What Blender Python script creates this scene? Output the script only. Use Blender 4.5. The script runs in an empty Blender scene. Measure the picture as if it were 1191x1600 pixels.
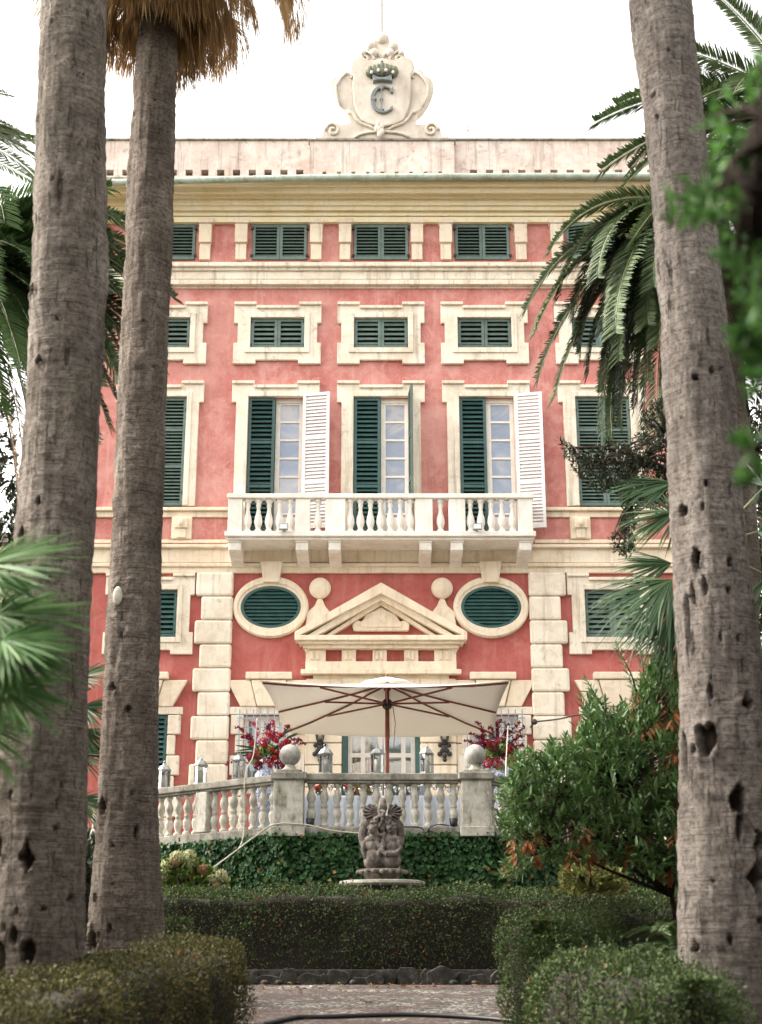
import bpy, bmesh, math, random
import numpy as np
from mathutils import Vector, Matrix
random.seed(7); rng = np.random.default_rng(7)
R = math.radians
scene = bpy.context.scene
C = scene.collection

# ------------------------------------------------------------ camera, sky, sun
F_PX = 2174.0; PITCH = math.atan(675/2174.0); CAMZ = 1.6
cam = bpy.data.cameras.new("camera"); cam_o = bpy.data.objects.new("camera", cam); C.objects.link(cam_o)
cam_o.location = (0, 0, CAMZ); cam_o.rotation_euler = (math.pi/2 + PITCH, 0, 0)
cam.sensor_fit = 'VERTICAL'; cam.lens = 80; cam.sensor_height = 80*1600/F_PX; cam.sensor_width = cam.sensor_height
cam.clip_start = 0.1; cam.clip_end = 3000
cam.dof.use_dof = True; cam.dof.focus_distance = 24; cam.dof.aperture_fstop = 3.6
scene.camera = cam_o

SUN_EL, SUN_AZ = R(42), R(-82)          # azimuth measured clockwise from +Y
w = bpy.data.worlds.new("World"); scene.world = w; w.use_nodes = True
nt = w.node_tree; nt.nodes.clear()
sky = nt.nodes.new('ShaderNodeTexSky'); sky.sky_type = 'NISHITA'; sky.sun_disc = False
sky.sun_elevation = SUN_EL; sky.sun_rotation = SUN_AZ; sky.dust_density = 4.0; sky.air_density = 1.0
hs = nt.nodes.new('ShaderNodeHueSaturation'); hs.inputs['Saturation'].default_value = 0.12
tint = nt.nodes.new('ShaderNodeMixRGB'); tint.blend_type = 'MULTIPLY'; tint.inputs[0].default_value = 1
tint.inputs[2].default_value = (1.0, 0.962, 0.90, 1)
bg = nt.nodes.new('ShaderNodeBackground'); bg.inputs[1].default_value = 0.15
wo = nt.nodes.new('ShaderNodeOutputWorld')
nt.links.new(sky.outputs[0], hs.inputs['Color']); nt.links.new(hs.outputs[0], tint.inputs[1])
nt.links.new(tint.outputs[0], bg.inputs[0]); nt.links.new(bg.outputs[0], wo.inputs[0])
sun = bpy.data.lights.new("sun", 'SUN'); sun.energy = 1.0; sun.angle = R(16); sun.color = (1.0, 0.93, 0.82)
sun_o = bpy.data.objects.new("sun", sun); C.objects.link(sun_o)
sd = Vector((math.sin(SUN_AZ)*math.cos(SUN_EL), math.cos(SUN_AZ)*math.cos(SUN_EL), math.sin(SUN_EL)))
sun_o.rotation_euler = sd.to_track_quat('Z', 'Y').to_euler()
scene.view_settings.view_transform = 'Standard'; scene.view_settings.look = 'None'
scene.view_settings.gamma = 1; scene.view_settings.exposure = 2.38
scene.cycles.max_bounces = 6; scene.cycles.transparent_max_bounces = 12

# ------------------------------------------------------------ photograph pixel -> point at distance Y
CP, SP = math.cos(PITCH), math.sin(PITCH)
def tt(py, Y): v = (800-py)/F_PX; return Y/(CP - v*SP)
def zf(py, Y): v = (800-py)/F_PX; return CAMZ + tt(py, Y)*(SP + v*CP)
def xf(px, py, Y): return (px-595.5)/F_PX*tt(py, Y)
def sc(py, Y): return F_PX/tt(py, Y)        # px per metre
def at(px, py, Y): return Vector((xf(px, py, Y), Y, zf(py, Y)))
def ground(y): return 0.062*y if y < 19.5 else 0.062*19.5

# ------------------------------------------------------------ object helpers
def loc_of(p):
    v = Vector((0, 0, 0))
    while p is not None: v = v + p.location; p = p.parent
    return v
def thing(name, label, cat, loc=(0, 0, 0), group=None, kind=None):
    o = bpy.data.objects.new(name, None); C.objects.link(o); o.location = loc; o.empty_display_size = .2
    o["label"] = label; o["category"] = cat
    if group: o["group"] = group
    if kind: o["kind"] = kind
    return o
def tag(o, label=None, cat=None, group=None, kind=None):
    if label: o["label"] = label
    if cat: o["category"] = cat
    if group: o["group"] = group
    if kind: o["kind"] = kind
    return o
def copy_tree(o, parent=None):
    c = o.copy(); C.objects.link(c)
    if parent is not None: c.parent = parent
    for ch in list(o.children): copy_tree(ch, c)
    return c
def link(name, me, m, parent=None, smooth=False, bevel=0):
    if m is not None: me.materials.append(m)
    o = bpy.data.objects.new(name, me); C.objects.link(o)
    if parent is not None:
        o.parent = parent; L = loc_of(parent)
        me.transform(Matrix.Translation(-L))
    if smooth: me.polygons.foreach_set('use_smooth', [True]*len(me.polygons))
    if bevel:
        b = o.modifiers.new('bevel', 'BEVEL'); b.width = bevel; b.segments = 2; b.limit_method = 'ANGLE'
    return o

class MB:
    def __init__(s): s.v = []; s.f = []
    def add(s, vs, fs):
        n = len(s.v); s.v += [tuple(v) for v in vs]; s.f += [tuple(i+n for i in f) for f in fs]; return s
    def box(s, x0, x1, y0, y1, z0, z1):
        if x0 > x1: x0, x1 = x1, x0
        if z0 > z1: z0, z1 = z1, z0
        return s.add([(x0,y0,z0),(x1,y0,z0),(x1,y1,z0),(x0,y1,z0),(x0,y0,z1),(x1,y0,z1),(x1,y1,z1),(x0,y1,z1)],
              [(0,3,2,1),(4,5,6,7),(0,1,5,4),(1,2,6,5),(2,3,7,6),(3,0,4,7)])
    def obox(s, c, ax, ay, az):                       # oriented box, half axes
        c, ax, ay, az = Vector(c), Vector(ax), Vector(ay), Vector(az)
        vs = [c+i*ax+j*ay+k*az for k in (-1,1) for (i,j) in ((-1,-1),(1,-1),(1,1),(-1,1))]
        return s.add(vs, [(0,3,2,1),(4,5,6,7),(0,1,5,4),(1,2,6,5),(2,3,7,6),(3,0,4,7)])
    def bar(s, a, b, wx, wy):
        a, b = Vector(a), Vector(b); d = (b-a); up = Vector((0,0,1)) if abs(d.normalized().z) < .95 else Vector((0,1,0))
        u = d.cross(up).normalized(); v = u.cross(d).normalized()
        return s.obox((a+b)/2, d/2, u*wx/2, v*wy/2)
    def prism(s, poly, y0, y1):                        # polygon (x,z) extruded along Y
        n = len(poly); vs = [(x,y0,z) for x,z in poly]+[(x,y1,z) for x,z in poly]
        fs = [tuple(range(n)), tuple(range(2*n-1, n-1, -1))]
        fs += [(i, i+n, (i+1) % n+n, (i+1) % n) for i in range(n)]
        return s.add(vs, fs)
    def ring(s, outer, inner, y0, y1):                 # closed loops of equal length
        n = len(outer); vs = [(x,y0,z) for x,z in outer]+[(x,y0,z) for x,z in inner]+[(x,y1,z) for x,z in outer]+[(x,y1,z) for x,z in inner]
        fs = []
        for i in range(n):
            j = (i+1) % n
            fs += [(i, j, n+j, n+i), (i, 2*n+i, 2*n+j, j), (n+i, n+j, 3*n+j, 3*n+i), (2*n+i, 3*n+i, 3*n+j, 2*n+j)]
        return s.add(vs, fs)
    def sweepx(s, prof, x0, x1, cap=True):             # profile (y,z) along X
        n = len(prof); vs = [(x0,y,z) for y,z in prof]+[(x1,y,z) for y,z in prof]
        fs = [(i, i+1, n+i+1, n+i) for i in range(n-1)]
        if cap: fs += [tuple(range(n)), tuple(range(2*n-1, n-1, -1))]
        return s.add(vs, fs)
    def lathe(s, prof, c=(0,0,0), n=16):
        vs = []; fs = []; m = len(prof)
        for (r, z) in prof:
            for k in range(n): a = 2*math.pi*k/n; vs.append((c[0]+r*math.cos(a), c[1]+r*math.sin(a), c[2]+z))
        for i in range(m-1):
            for k in range(n): fs.append((i*n+k, i*n+(k+1) % n, (i+1)*n+(k+1) % n, (i+1)*n+k))
        fs += [tuple(range(n-1, -1, -1)), tuple((m-1)*n+k for k in range(n))]
        return s.add(vs, fs)
    def tube(s, pts, r, n=8):
        pts = [Vector(p) for p in pts]; rr = r if isinstance(r, (list, tuple)) else [r]*len(pts); vs = []; fs = []
        prev = None
        for i, p in enumerate(pts):
            d = (pts[min(i+1, len(pts)-1)]-pts[max(i-1, 0)]).normalized()
            if prev is None: u = d.orthogonal().normalized()
            else: u = (prev - d*prev.dot(d)).normalized()
            prev = u; v = d.cross(u)
            for k in range(n): a = 2*math.pi*k/n; vs.append(p+(u*math.cos(a)+v*math.sin(a))*rr[i])
        for i in range(len(pts)-1):
            for k in range(n): fs.append((i*n+k, i*n+(k+1) % n, (i+1)*n+(k+1) % n, (i+1)*n+k))
        fs += [tuple(range(n-1, -1, -1)), tuple((len(pts)-1)*n+k for k in range(n))]
        return s.add(vs, fs)
    def ball(s, c, rx, ry=None, rz=None, n=16, m=10, rot=None):
        ry = ry or rx; rz = rz or rx; vs = []; fs = []; c = Vector(c)
        for i in range(1, m):
            t = math.pi*i/m
            for k in range(n):
                a = 2*math.pi*k/n; v = Vector((rx*math.sin(t)*math.cos(a), ry*math.sin(t)*math.sin(a), rz*math.cos(t)))
                if rot is not None: v = rot @ v
                vs.append(c+v)
        tp = Vector((0,0,rz)); 
        if rot is not None: tp = rot @ tp
        vs += [c+tp, c-tp]; T = len(vs)-2; B = T+1
        for i in range(m-2):
            for k in range(n): fs.append((i*n+k, (i+1)*n+k, (i+1)*n+(k+1) % n, i*n+(k+1) % n))
        for k in range(n): fs += [(T, k, (k+1) % n), (B, (m-2)*n+(k+1) % n, (m-2)*n+k)]
        return s.add(vs, fs)
    def build(s, name, m, parent=None, smooth=False, bevel=0):
        me = bpy.data.meshes.new(name); me.from_pydata(s.v, [], s.f); 
        bm = bmesh.new(); bm.from_mesh(me); bmesh.ops.recalc_face_normals(bm, faces=bm.faces); bm.to_mesh(me); bm.free()
        return link(name, me, m, parent, smooth, bevel)

def np_mesh(name, V, Fs, m, parent=None, smooth=False):
    me = bpy.data.meshes.new(name); V = np.asarray(V, dtype=np.float32); Fs = np.asarray(Fs, dtype=np.int32)
    k = Fs.shape[1]
    me.vertices.add(len(V)); me.vertices.foreach_set('co', V.ravel())
    me.loops.add(Fs.size); me.loops.foreach_set('vertex_index', Fs.ravel())
    me.polygons.add(len(Fs)); me.polygons.foreach_set('loop_start', np.arange(len(Fs), dtype=np.int32)*k)
    me.update(calc_edges=True); me.validate()
    return link(name, me, m, parent, smooth)

def unit(a): return a/np.maximum(np.linalg.norm(a, axis=-1, keepdims=True), 1e-9)
class LF:                                              # many separate leaves gathered into one mesh
    def __init__(s): s.P = []; s.D = []; s.N = []; s.L = []; s.W = []; s.B = []
    def add(s, P, D, N, L, W, bend=0.0):
        P = np.atleast_2d(np.asarray(P, float)); n = len(P)
        bc = lambda a: np.broadcast_to(np.asarray(a, float), (n, 3)) if np.ndim(a) < 2 else np.asarray(a, float)
        s.P.append(P); s.D.append(bc(D)); s.N.append(bc(N))
        s.L.append(np.broadcast_to(np.asarray(L, float), (n,))); s.W.append(np.broadcast_to(np.asarray(W, float), (n,)))
        s.B.append(np.broadcast_to(np.asarray(bend, float), (n,)))
    def build(s, name, m, parent=None, long=False, fold=.25):
        P = np.vstack(s.P); D = unit(np.vstack(s.D)); N = np.vstack(s.N); L = np.concatenate(s.L)[:,None]; W = np.concatenate(s.W)[:,None]; B = np.concatenate(s.B)[:,None]
        S = unit(np.cross(D, N)); N = unit(np.cross(S, D)); n = len(P); 
        if not long:
            mid = P + D*L*.45; V = np.stack([P, mid-S*W/2+N*W*fold, P+D*L, mid+S*W/2+N*W*fold], 1).reshape(-1,3)
            T = np.array([[0,1,2],[0,2,3]])[None]+ (np.arange(n)*4)[:,None,None]
        else:
            a = P+D*L*.3-N*B*L*.12; b = P+D*L*.7-N*B*L*.5; tp = P+D*L*.98-N*B*L
            V = np.stack([P, a-S*W/2+N*W*fold, a, a+S*W/2+N*W*fold, b-S*W*.4+N*W*fold, b, b+S*W*.4+N*W*fold, tp], 1).reshape(-1,3)
            T = np.array([[0,1,2],[0,2,3],[1,4,5],[1,5,2],[2,5,6],[2,6,3],[4,7,5],[5,7,6]])[None]+(np.arange(n)*8)[:,None,None]
        return np_mesh(name, V, T.reshape(-1,3), m, parent)
def rdir(n): return unit(rng.normal(size=(n,3)))
def hash3(i, j, k): 
    h = np.sin(i*127.1+j*311.7+k*74.7)*43758.5453; return h-np.floor(h)
def vnoise(P):
    P = np.asarray(P, float); I = np.floor(P); f = P-I; f = f*f*(3-2*f); r = 0
    for a in (0,1):
        for b in (0,1):
            for c in (0,1):
                wgt = (f[...,0] if a else 1-f[...,0])*(f[...,1] if b else 1-f[...,1])*(f[...,2] if c else 1-f[...,2])
                r = r+wgt*hash3(I[...,0]+a, I[...,1]+b, I[...,2]+c)
    return r

# ------------------------------------------------------------ materials
MATS = {}
def nodes(name):
    m = bpy.data.materials.new(name); m.use_nodes = True; t = m.node_tree
    b = t.nodes['Principled BSDF']; return m, t, b
def mth(t, op, a, b=None):
    n = t.nodes.new('ShaderNodeMath'); n.operation = op
    for i, v in enumerate((a, b)):
        if v is None: continue
        if isinstance(v, (int, float)): n.inputs[i].default_value = v
        else: t.links.new(v, n.inputs[i])
    return n.outputs[0]
def tex(t, scale=1, detail=6, stretch=(1,1,1), rough=.6, dist=0, kind='noise', coord='Object', off=(0,0,0)):
    tc = t.nodes.new('ShaderNodeTexCoord'); mp = t.nodes.new('ShaderNodeMapping'); mp.inputs['Scale'].default_value = stretch; mp.inputs['Location'].default_value = off
    t.links.new(tc.outputs[coord], mp.inputs[0])
    if kind == 'noise':
        n = t.nodes.new('ShaderNodeTexNoise'); n.inputs['Detail'].default_value = detail; n.inputs['Roughness'].default_value = rough; n.inputs['Distortion'].default_value = dist; out = n.outputs['Fac']
    elif kind == 'voronoi':
        n = t.nodes.new('ShaderNodeTexVoronoi'); out = n.outputs['Distance']
    elif kind == 'cell':
        n = t.nodes.new('ShaderNodeTexVoronoi'); out = n.outputs['Color']
    elif kind == 'edge':
        n = t.nodes.new('ShaderNodeTexVoronoi'); n.feature = 'DISTANCE_TO_EDGE'; out = n.outputs['Distance']
    n.inputs['Scale'].default_value = scale; t.links.new(mp.outputs[0], n.inputs['Vector']); return out
def ramp(t, fac, stops):
    r = t.nodes.new('ShaderNodeValToRGB'); e = r.color_ramp.elements
    while len(e) < len(stops): e.new(.5)
    for el, (p, c) in zip(e, stops):
        el.position = p; el.color = (c, c, c, 1) if isinstance(c, (int, float)) else (*c, 1)
    t.links.new(fac, r.inputs[0]); return r.outputs[0]
def mix(t, fac, a, b, mode='MIX'):
    n = t.nodes.new('ShaderNodeMixRGB'); n.blend_type = mode
    for i, v in enumerate((fac, a, b)):
        if isinstance(v, (int, float)): n.inputs[i].default_value = v
        elif isinstance(v, tuple): n.inputs[i].default_value = (*v, 1)
        else: t.links.new(v, n.inputs[i])
    return n.outputs[0]
def bump(t, b, h, strength=.3, dist=.02):
    n = t.nodes.new('ShaderNodeBump'); n.inputs['Strength'].default_value = strength; n.inputs['Distance'].default_value = dist
    t.links.new(h, n.inputs['Height']); t.links.new(n.outputs[0], b.inputs['Normal'])

def plaster(name, base, dark, light, grime=(.25,.2,.15), g=.35, patch=None, rough=.9):
    m, t, b = nodes(name)
    n1 = tex(t, 1.3, 10, rough=.74, dist=.4); n2 = tex(t, 10, 8, rough=.8); n3 = tex(t, 2.6, 8, stretch=(2.6,2.6,.16), rough=.72); n6 = tex(t, 3.4, 9, rough=.75, off=(1,8,3), dist=.8)
    c = ramp(t, n1, [(.36, dark), (.5, base), (.63, light)])
    c = mix(t, ramp(t, n2, [(.45, 0.0), (.72, .4)]), c, light)
    c = mix(t, ramp(t, n3, [(.52, 0.0), (.70, g)]), c, grime)
    c = mix(t, ramp(t, n6, [(.56, 0.0), (.68, g*.8)]), c, grime)
    if patch:
        n4 = tex(t, 2.1, 10, rough=.72, dist=1.2, off=(5,2,1)); c = mix(t, ramp(t, n4, [(.56, 0.0), (.62, .6)]), c, patch)
        n5 = tex(t, .55, 6, rough=.65, off=(9,1,4)); c = mix(t, ramp(t, n5, [(.45, 0.0), (.62, .45)]), c, patch)
        n7 = tex(t, 13, 7, rough=.7, dist=1.5); c = mix(t, ramp(t, n7, [(.62, 0.0), (.68, .55)]), c, (.80,.62,.54))
    t.links.new(c, b.inputs['Base Color']); b.inputs['Roughness'].default_value = rough; b.inputs['Specular IOR Level'].default_value = .2
    bump(t, b, tex(t, 22, 7, rough=.75), .35, .012); return m
def stone(name, cols, scale=4, lichen=(.16,.15,.12), g=.6, bs=.5, rough=.9):
    m, t, b = nodes(name)
    c = ramp(t, tex(t, scale, 9, rough=.7), [(.3, cols[0]), (.5, cols[1]), (.68, cols[2])])
    c = mix(t, ramp(t, tex(t, scale*1.3, 7, stretch=(1,1,.35), rough=.7, off=(3,7,2)), [(.5, 0.0), (.68, g)]), c, lichen)
    t.links.new(c, b.inputs['Base Color']); b.inputs['Roughness'].default_value = rough; b.inputs['Specular IOR Level'].default_value = .2
    bump(t, b, tex(t, scale*9, 7, rough=.7), bs, .01); return m
def paint(name, col, rough=.5, var=.15, metal=0, scale=6):
    m, t, b = nodes(name)
    d = tuple(x*(1-var*1.6) for x in col); l = tuple(min(1, x*(1+var)) for x in col)
    c = ramp(t, tex(t, scale, 6, rough=.65), [(.3, d), (.5, col), (.7, l)])
    oi = t.nodes.new('ShaderNodeObjectInfo'); c = mix(t, 1.0, c, ramp(t, oi.outputs['Random'], [(0.0, .78), (1.0, 1.15)]), 'MULTIPLY')
    c = mix(t, ramp(t, tex(t, 5, 7, stretch=(2,2,.5), rough=.75, off=(3,1,6)), [(.55, 0.0), (.72, .35)]), c, tuple(min(1, x*1.5+.05) for x in col))
    t.links.new(c, b.inputs['Base Color']); b.inputs['Roughness'].default_value = rough; b.inputs['Metallic'].default_value = metal
    bump(t, b, tex(t, scale*8, 4), .1, .004); return m
def leafmat(name, cols, rough=.45, trans=.25, spec=.4):
    m, t, b = nodes(name); ge = t.nodes.new('ShaderNodeNewGeometry')
    st = [(i/(len(cols)-1)*.96+.02, c) for i, c in enumerate(cols)]
    c = ramp(t, ge.outputs['Random Per Island'], st)
    c = mix(t, ramp(t, tex(t, 1.6, 4), [(.35, 0.0), (.65, .55)]), c, cols[len(cols)//2])
    t.links.new(c, b.inputs['Base Color']); b.inputs['Roughness'].default_value = rough; b.inputs['Specular IOR Level'].default_value = spec
    tr = t.nodes.new('ShaderNodeBsdfTranslucent'); t.links.new(c, tr.inputs[0]); mx = t.nodes.new('ShaderNodeMixShader'); mx.inputs[0].default_value = trans
    t.links.new(b.outputs[0], mx.inputs[1]); t.links.new(tr.outputs[0], mx.inputs[2]); t.links.new(mx.outputs[0], t.nodes['Material Output'].inputs[0]); return m
def glassmat(name, tintc=(.9,.93,.95), spec=.12):
    m = bpy.data.materials.new(name); m.use_nodes = True; t = m.node_tree; t.nodes.remove(t.nodes['Principled BSDF'])
    tr = t.nodes.new('ShaderNodeBsdfTransparent'); tr.inputs[0].default_value = (*tintc, 1); gl = t.nodes.new('ShaderNodeBsdfGlossy'); gl.inputs['Roughness'].default_value = .03
    fr = t.nodes.new('ShaderNodeFresnel'); fr.inputs[0].default_value = 1.5; a = mth(t, 'ADD', fr.outputs[0], spec)
    mx = t.nodes.new('ShaderNodeMixShader'); t.links.new(a, mx.inputs[0]); t.links.new(tr.outputs[0], mx.inputs[1]); t.links.new(gl.outputs[0], mx.inputs[2])
    t.links.new(mx.outputs[0], t.nodes['Material Output'].inputs[0]); return m
def barkmat(name, cols, rings=1.0, cracks=1.0):
    m, t, b = nodes(name)
    n1 = tex(t, 2.0, 10, stretch=(1,1,.7), rough=.75); c = ramp(t, n1, [(.36, cols[0]), (.5, cols[1]), (.62, cols[2])])
    fine = tex(t, 4.0, 10, stretch=(.9,.9,26), rough=.80, dist=.5)
    c = mix(t, ramp(t, fine, [(.42, 1.0*rings), (.47, 0.0)]), c, cols[3])
    c = mix(t, ramp(t, fine, [(.54, 0.0), (.68, .45)]), c, cols[2])
    v = tex(t, 8, 8, stretch=(2.4,2.4,.34), rough=.75, dist=.9, off=(2,3,1)); c = mix(t, ramp(t, v, [(.38, .85*cracks), (.43, 0.0)]), c, cols[3])
    blot = tex(t, 3.2, 7, rough=.7, stretch=(1,1,.6), off=(8,3,5)); c = mix(t, ramp(t, blot, [(.56, 0.0), (.68, .55)]), c, cols[4])
    spk = tex(t, 30, 4, rough=.7); c = mix(t, ramp(t, spk, [(.40, .5), (.52, 0.0)]), c, cols[3])
    at_ = t.nodes.new('ShaderNodeAttribute'); at_.attribute_name = 'hollow_shade'; c = mix(t, at_.outputs['Fac'], c, (.05,.036,.028))  # rotten wood colour that also paints in the shade of deep hollows
    t.links.new(c, b.inputs['Base Color']); b.inputs['Roughness'].default_value = .95; b.inputs['Specular IOR Level'].default_value = .1
    h = mth(t, 'ADD', ramp(t, fine, [(.35, 0.0), (.6, 1.0)]), mth(t, 'ADD', ramp(t, v, [(.33, 0.0), (.47, 1.0)]), spk))
    bump(t, b, h, .9, .022); return m


M = MATS
M['red'] = plaster('red stucco', (.53,.20,.175), (.43,.13,.11), (.64,.32,.28), (.72,.46,.39), .45, patch=(.64,.34,.29))
M['deep_red'] = plaster('deep red stucco', (.46,.125,.110), (.39,.095,.083), (.52,.18,.155), (.58,.33,.29), .4)
M['cream'] = plaster('cream render', (.80,.68,.52), (.70,.57,.43), (.86,.76,.62), (.42,.34,.255), .6)
M['trim'] = plaster('weathered white stucco trim', (.80,.71,.58), (.66,.56,.44), (.87,.80,.69), (.36,.30,.235), .8)
M['yellow'] = plaster('yellow render with bounce tint', (.90,.79,.54), (.84,.70,.45), (.92,.84,.64), (.62,.50,.34), .35)  # cornice yellow stands in for bounced light; own colour on the neighbour house
M['parapet'] = plaster('weathered pink parapet render', (.70,.57,.50), (.56,.42,.37), (.80,.72,.65), (.26,.22,.19), .9)
M['crest'] = stone('crest stone', [(.56,.49,.41),(.70,.62,.53),(.78,.72,.63)], 2.0, (.34,.30,.24), .45)
M['white_stone'] = plaster('balcony marble', (.80,.75,.68), (.70,.63,.56), (.85,.82,.77), (.45,.40,.34), .4)
M['stone'] = stone('weathered marble', [(.28,.26,.20),(.56,.53,.46),(.70,.67,.61)], 4.5, (.075,.068,.05), .9)
M['ball'] = stone('stained grey marble', [(.16,.15,.13),(.34,.33,.30),(.58,.56,.52)], 3.0, (.07,.065,.055), .8)
M['stone_dark'] = stone('lichened stone', [(.13,.12,.095),(.30,.28,.235),(.46,.44,.39)], 4.5, (.055,.055,.04), .8)
M['statue'] = stone('brown statue stone', [(.06,.05,.044),(.16,.135,.12),(.32,.28,.255)], 10, (.04,.033,.028), .8)
M['kerb'] = stone('rough kerb stone', [(.05,.045,.04),(.12,.11,.10),(.22,.20,.18)], 5, (.04,.04,.035), .5, 1)
M['green'] = paint('dark green shutter paint', (.115,.17,.145), .5, .2)
M['dgreen'] = paint('glossy dark green paint', (.03,.085,.078), .4, .2)
M['white'] = paint('white shutter paint', (.84,.80,.78), .5, .06)
M['joinery'] = paint('cream window joinery', (.80,.74,.66), .5, .08)
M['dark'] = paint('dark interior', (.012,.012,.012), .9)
M['bark_pole'] = paint('weathered brass pole', (.13,.10,.05), .7)
M['copper'] = stone('verdigris copper', [(.30,.36,.29),(.44,.52,.44),(.56,.62,.54)], 3, (.26,.17,.10), .6)
M['iron'] = paint('black wrought iron', (.015,.015,.016), .45)
M['grille'] = paint('blue grey iron bars', (.30,.36,.42), .5)
M['letter'] = paint('grey bronze', (.20,.22,.22), .5, .2)
M['bronze'] = stone('greened bronze', [(.10,.11,.075),(.20,.21,.15),(.30,.30,.23)], 6, (.04,.04,.035), .7)
M['canvas'] = None
M['wood'] = paint('varnished hardwood', (.22,.055,.022), .4, .25)
M['cloth'] = paint('white tablecloth linen', (.62,.68,.80), .9, .06)
M['glass'] = glassmat('clear glass'); M['lglass'] = glassmat('lantern glass', (.93,.94,.94), .2)
M['candle'] = paint('white candle wax', (.82,.80,.76), .6, .04)
M['metal'] = paint('tarnished nickel', (.33,.34,.34), .35, .2, .6)
M['pane'] = None
M['amber'] = plaster('amber interior glow', (.80,.42,.10), (.50,.18,.05), (.90,.62,.22), (.3,.12,.05), .4)  # amber imitates the warm interior light behind the door panes
M['net'] = paint('white net curtain', (.62,.64,.66), .9, .1)
M['rope'] = paint('pale rope', (.62,.58,.48), .8); M['black'] = paint('black rubber', (.012,.012,.013), .45)
m, t, b = nodes('cream canvas'); b.inputs['Base Color'].default_value = (.74,.70,.64,1); b.inputs['Roughness'].default_value = .95
tr = t.nodes.new('ShaderNodeBsdfTranslucent'); tr.inputs[0].default_value = (.88,.84,.78,1); mx = t.nodes.new('ShaderNodeMixShader'); mx.inputs[0].default_value = .22
t.links.new(b.outputs[0], mx.inputs[1]); t.links.new(tr.outputs[0], mx.inputs[2]); t.links.new(mx.outputs[0], t.nodes['Material Output'].inputs[0])
bump(t, b, tex(t, 6, 4), .15, .02); M['canvas'] = m
m, t, b = nodes('curtained glass with sky tint'); c = ramp(t, tex(t, .9, 4, dist=1.5), [(.35,(.20,.25,.35)),(.5,(.27,.32,.42)),(.62,(.44,.42,.44)),(.75,(.30,.34,.44))])  # blue-grey base colour stands in for reflected sky over a curtain
t.links.new(c, b.inputs['Base Color']); b.inputs['Roughness'].default_value = .08; b.inputs['Specular IOR Level'].default_value = .8; M['pane'] = m

# ============================================================ THE VILLA
D = 29.0
villa = thing('villa', 'red and cream four storey villa with green shutters, balcony and crowned crest', 'villa', (0, D, 3.1))
zt = lambda y, Y=D: zf(y, Y)
def hx(dpx, py, Y=D): return dpx/sc(py, Y)              # px offset from the axis -> metres
A = hx(165.5, 690); B = hx(348, 690)                    # window column positions
WX0, WX1 = hx(-528, 500), hx(528, 500)
FLOOR = 3.1
# -- openings
z_pn0, z_pn1 = zt(831), zt(622); hwp = hx(43, 690)
z_mz0, z_mz1 = zt(546), zt(499); hwm = hx(42, 523)
z_tf0, z_tf1 = zt(407), zt(352); hwt = hx(43, 380)
z_lw0, z_lw1 = zt(997), zt(923); hwl = hx(43.5, 960)
z_gw0, z_gw1 = zt(1240), zt(1118); hwg = hx(38, 1150)
z_dr0, z_dr1 = FLOOR, zt(1128); hwd = hx(61, 1180)
def wall_grid(name, m, x0, x1, z0, z1, holes, y, depth, parent):
    xs = sorted({x0, x1, *[h[0] for h in holes], *[h[1] for h in holes]}); zs = sorted({z0, z1, *[h[2] for h in holes], *[h[3] for h in holes]})
    mb = MB()
    for i in range(len(xs)-1):
        for j in range(len(zs)-1):
            cx, cz = (xs[i]+xs[i+1])/2, (zs[j]+zs[j+1])/2
            if any(h[0] < cx < h[1] and h[2] < cz < h[3] for h in holes): continue
            mb.add([(xs[i],y,zs[j]),(xs[i+1],y,zs[j]),(xs[i+1],y,zs[j+1]),(xs[i],y,zs[j+1])], [(0,1,2,3)])
    for (a, b_, c, d) in holes:
        mb.add([(a,y,c),(b_,y,c),(b_,y,d),(a,y,d),(a,y+depth,c),(b_,y+depth,c),(b_,y+depth,d),(a,y+depth,d)], [(0,4,5,1),(1,5,6,2),(2,6,7,3),(3,7,4,0)])
    me = bpy.data.meshes.new(name); me.from_pydata(mb.v, [], mb.f)
    return link(name, me, m, parent)
z_str1, z_str0 = zt(850), zt(895)                       # string course
z_bd1, z_bd0 = zt(409), zt(450)
z_cor0 = zt(345)
up_holes = [(c-hwp, c+hwp, z_pn0, z_pn1) for c in (-A, 0, A)]+[(c-hwp, c+hwp, zt(792), z_pn1) for c in (-B, B)]
up_holes += [(c-hwm, c+hwm, z_mz0, z_mz1) for c in (-B, -A, 0, A, B)]
w1 = wall_grid('wall', M['red'], WX0, WX1, z_str0, zt(340), up_holes+[(c-hwt, c+hwt, z_tf0, z_tf1) for c in (-B,-A,0,A,B)], D, .35, villa)
w2 = wall_grid('wall', M['deep_red'], WX0, WX1, ground(29)-1, z_str0, [(c-hwl, c+hwl, z_lw0, z_lw1) for c in (-B,B)]+[(c-hwg, c+hwg, z_gw0, z_gw1) for c in (-B,-A,A,B)]+[(-hwd, hwd, z_dr0, z_dr1)], D, .35, villa)
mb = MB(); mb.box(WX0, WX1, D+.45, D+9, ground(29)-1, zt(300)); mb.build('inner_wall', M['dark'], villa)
mb = MB(); mb.box(WX0, WX0+.05, D+.001, D+9, ground(29)-1, zt(300)); mb.box(WX1-.05, WX1, D+.001, D+9, ground(29)-1, zt(300)); mb.build('side_wall', M['red'], villa).location = (0, 0, 0)

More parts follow.
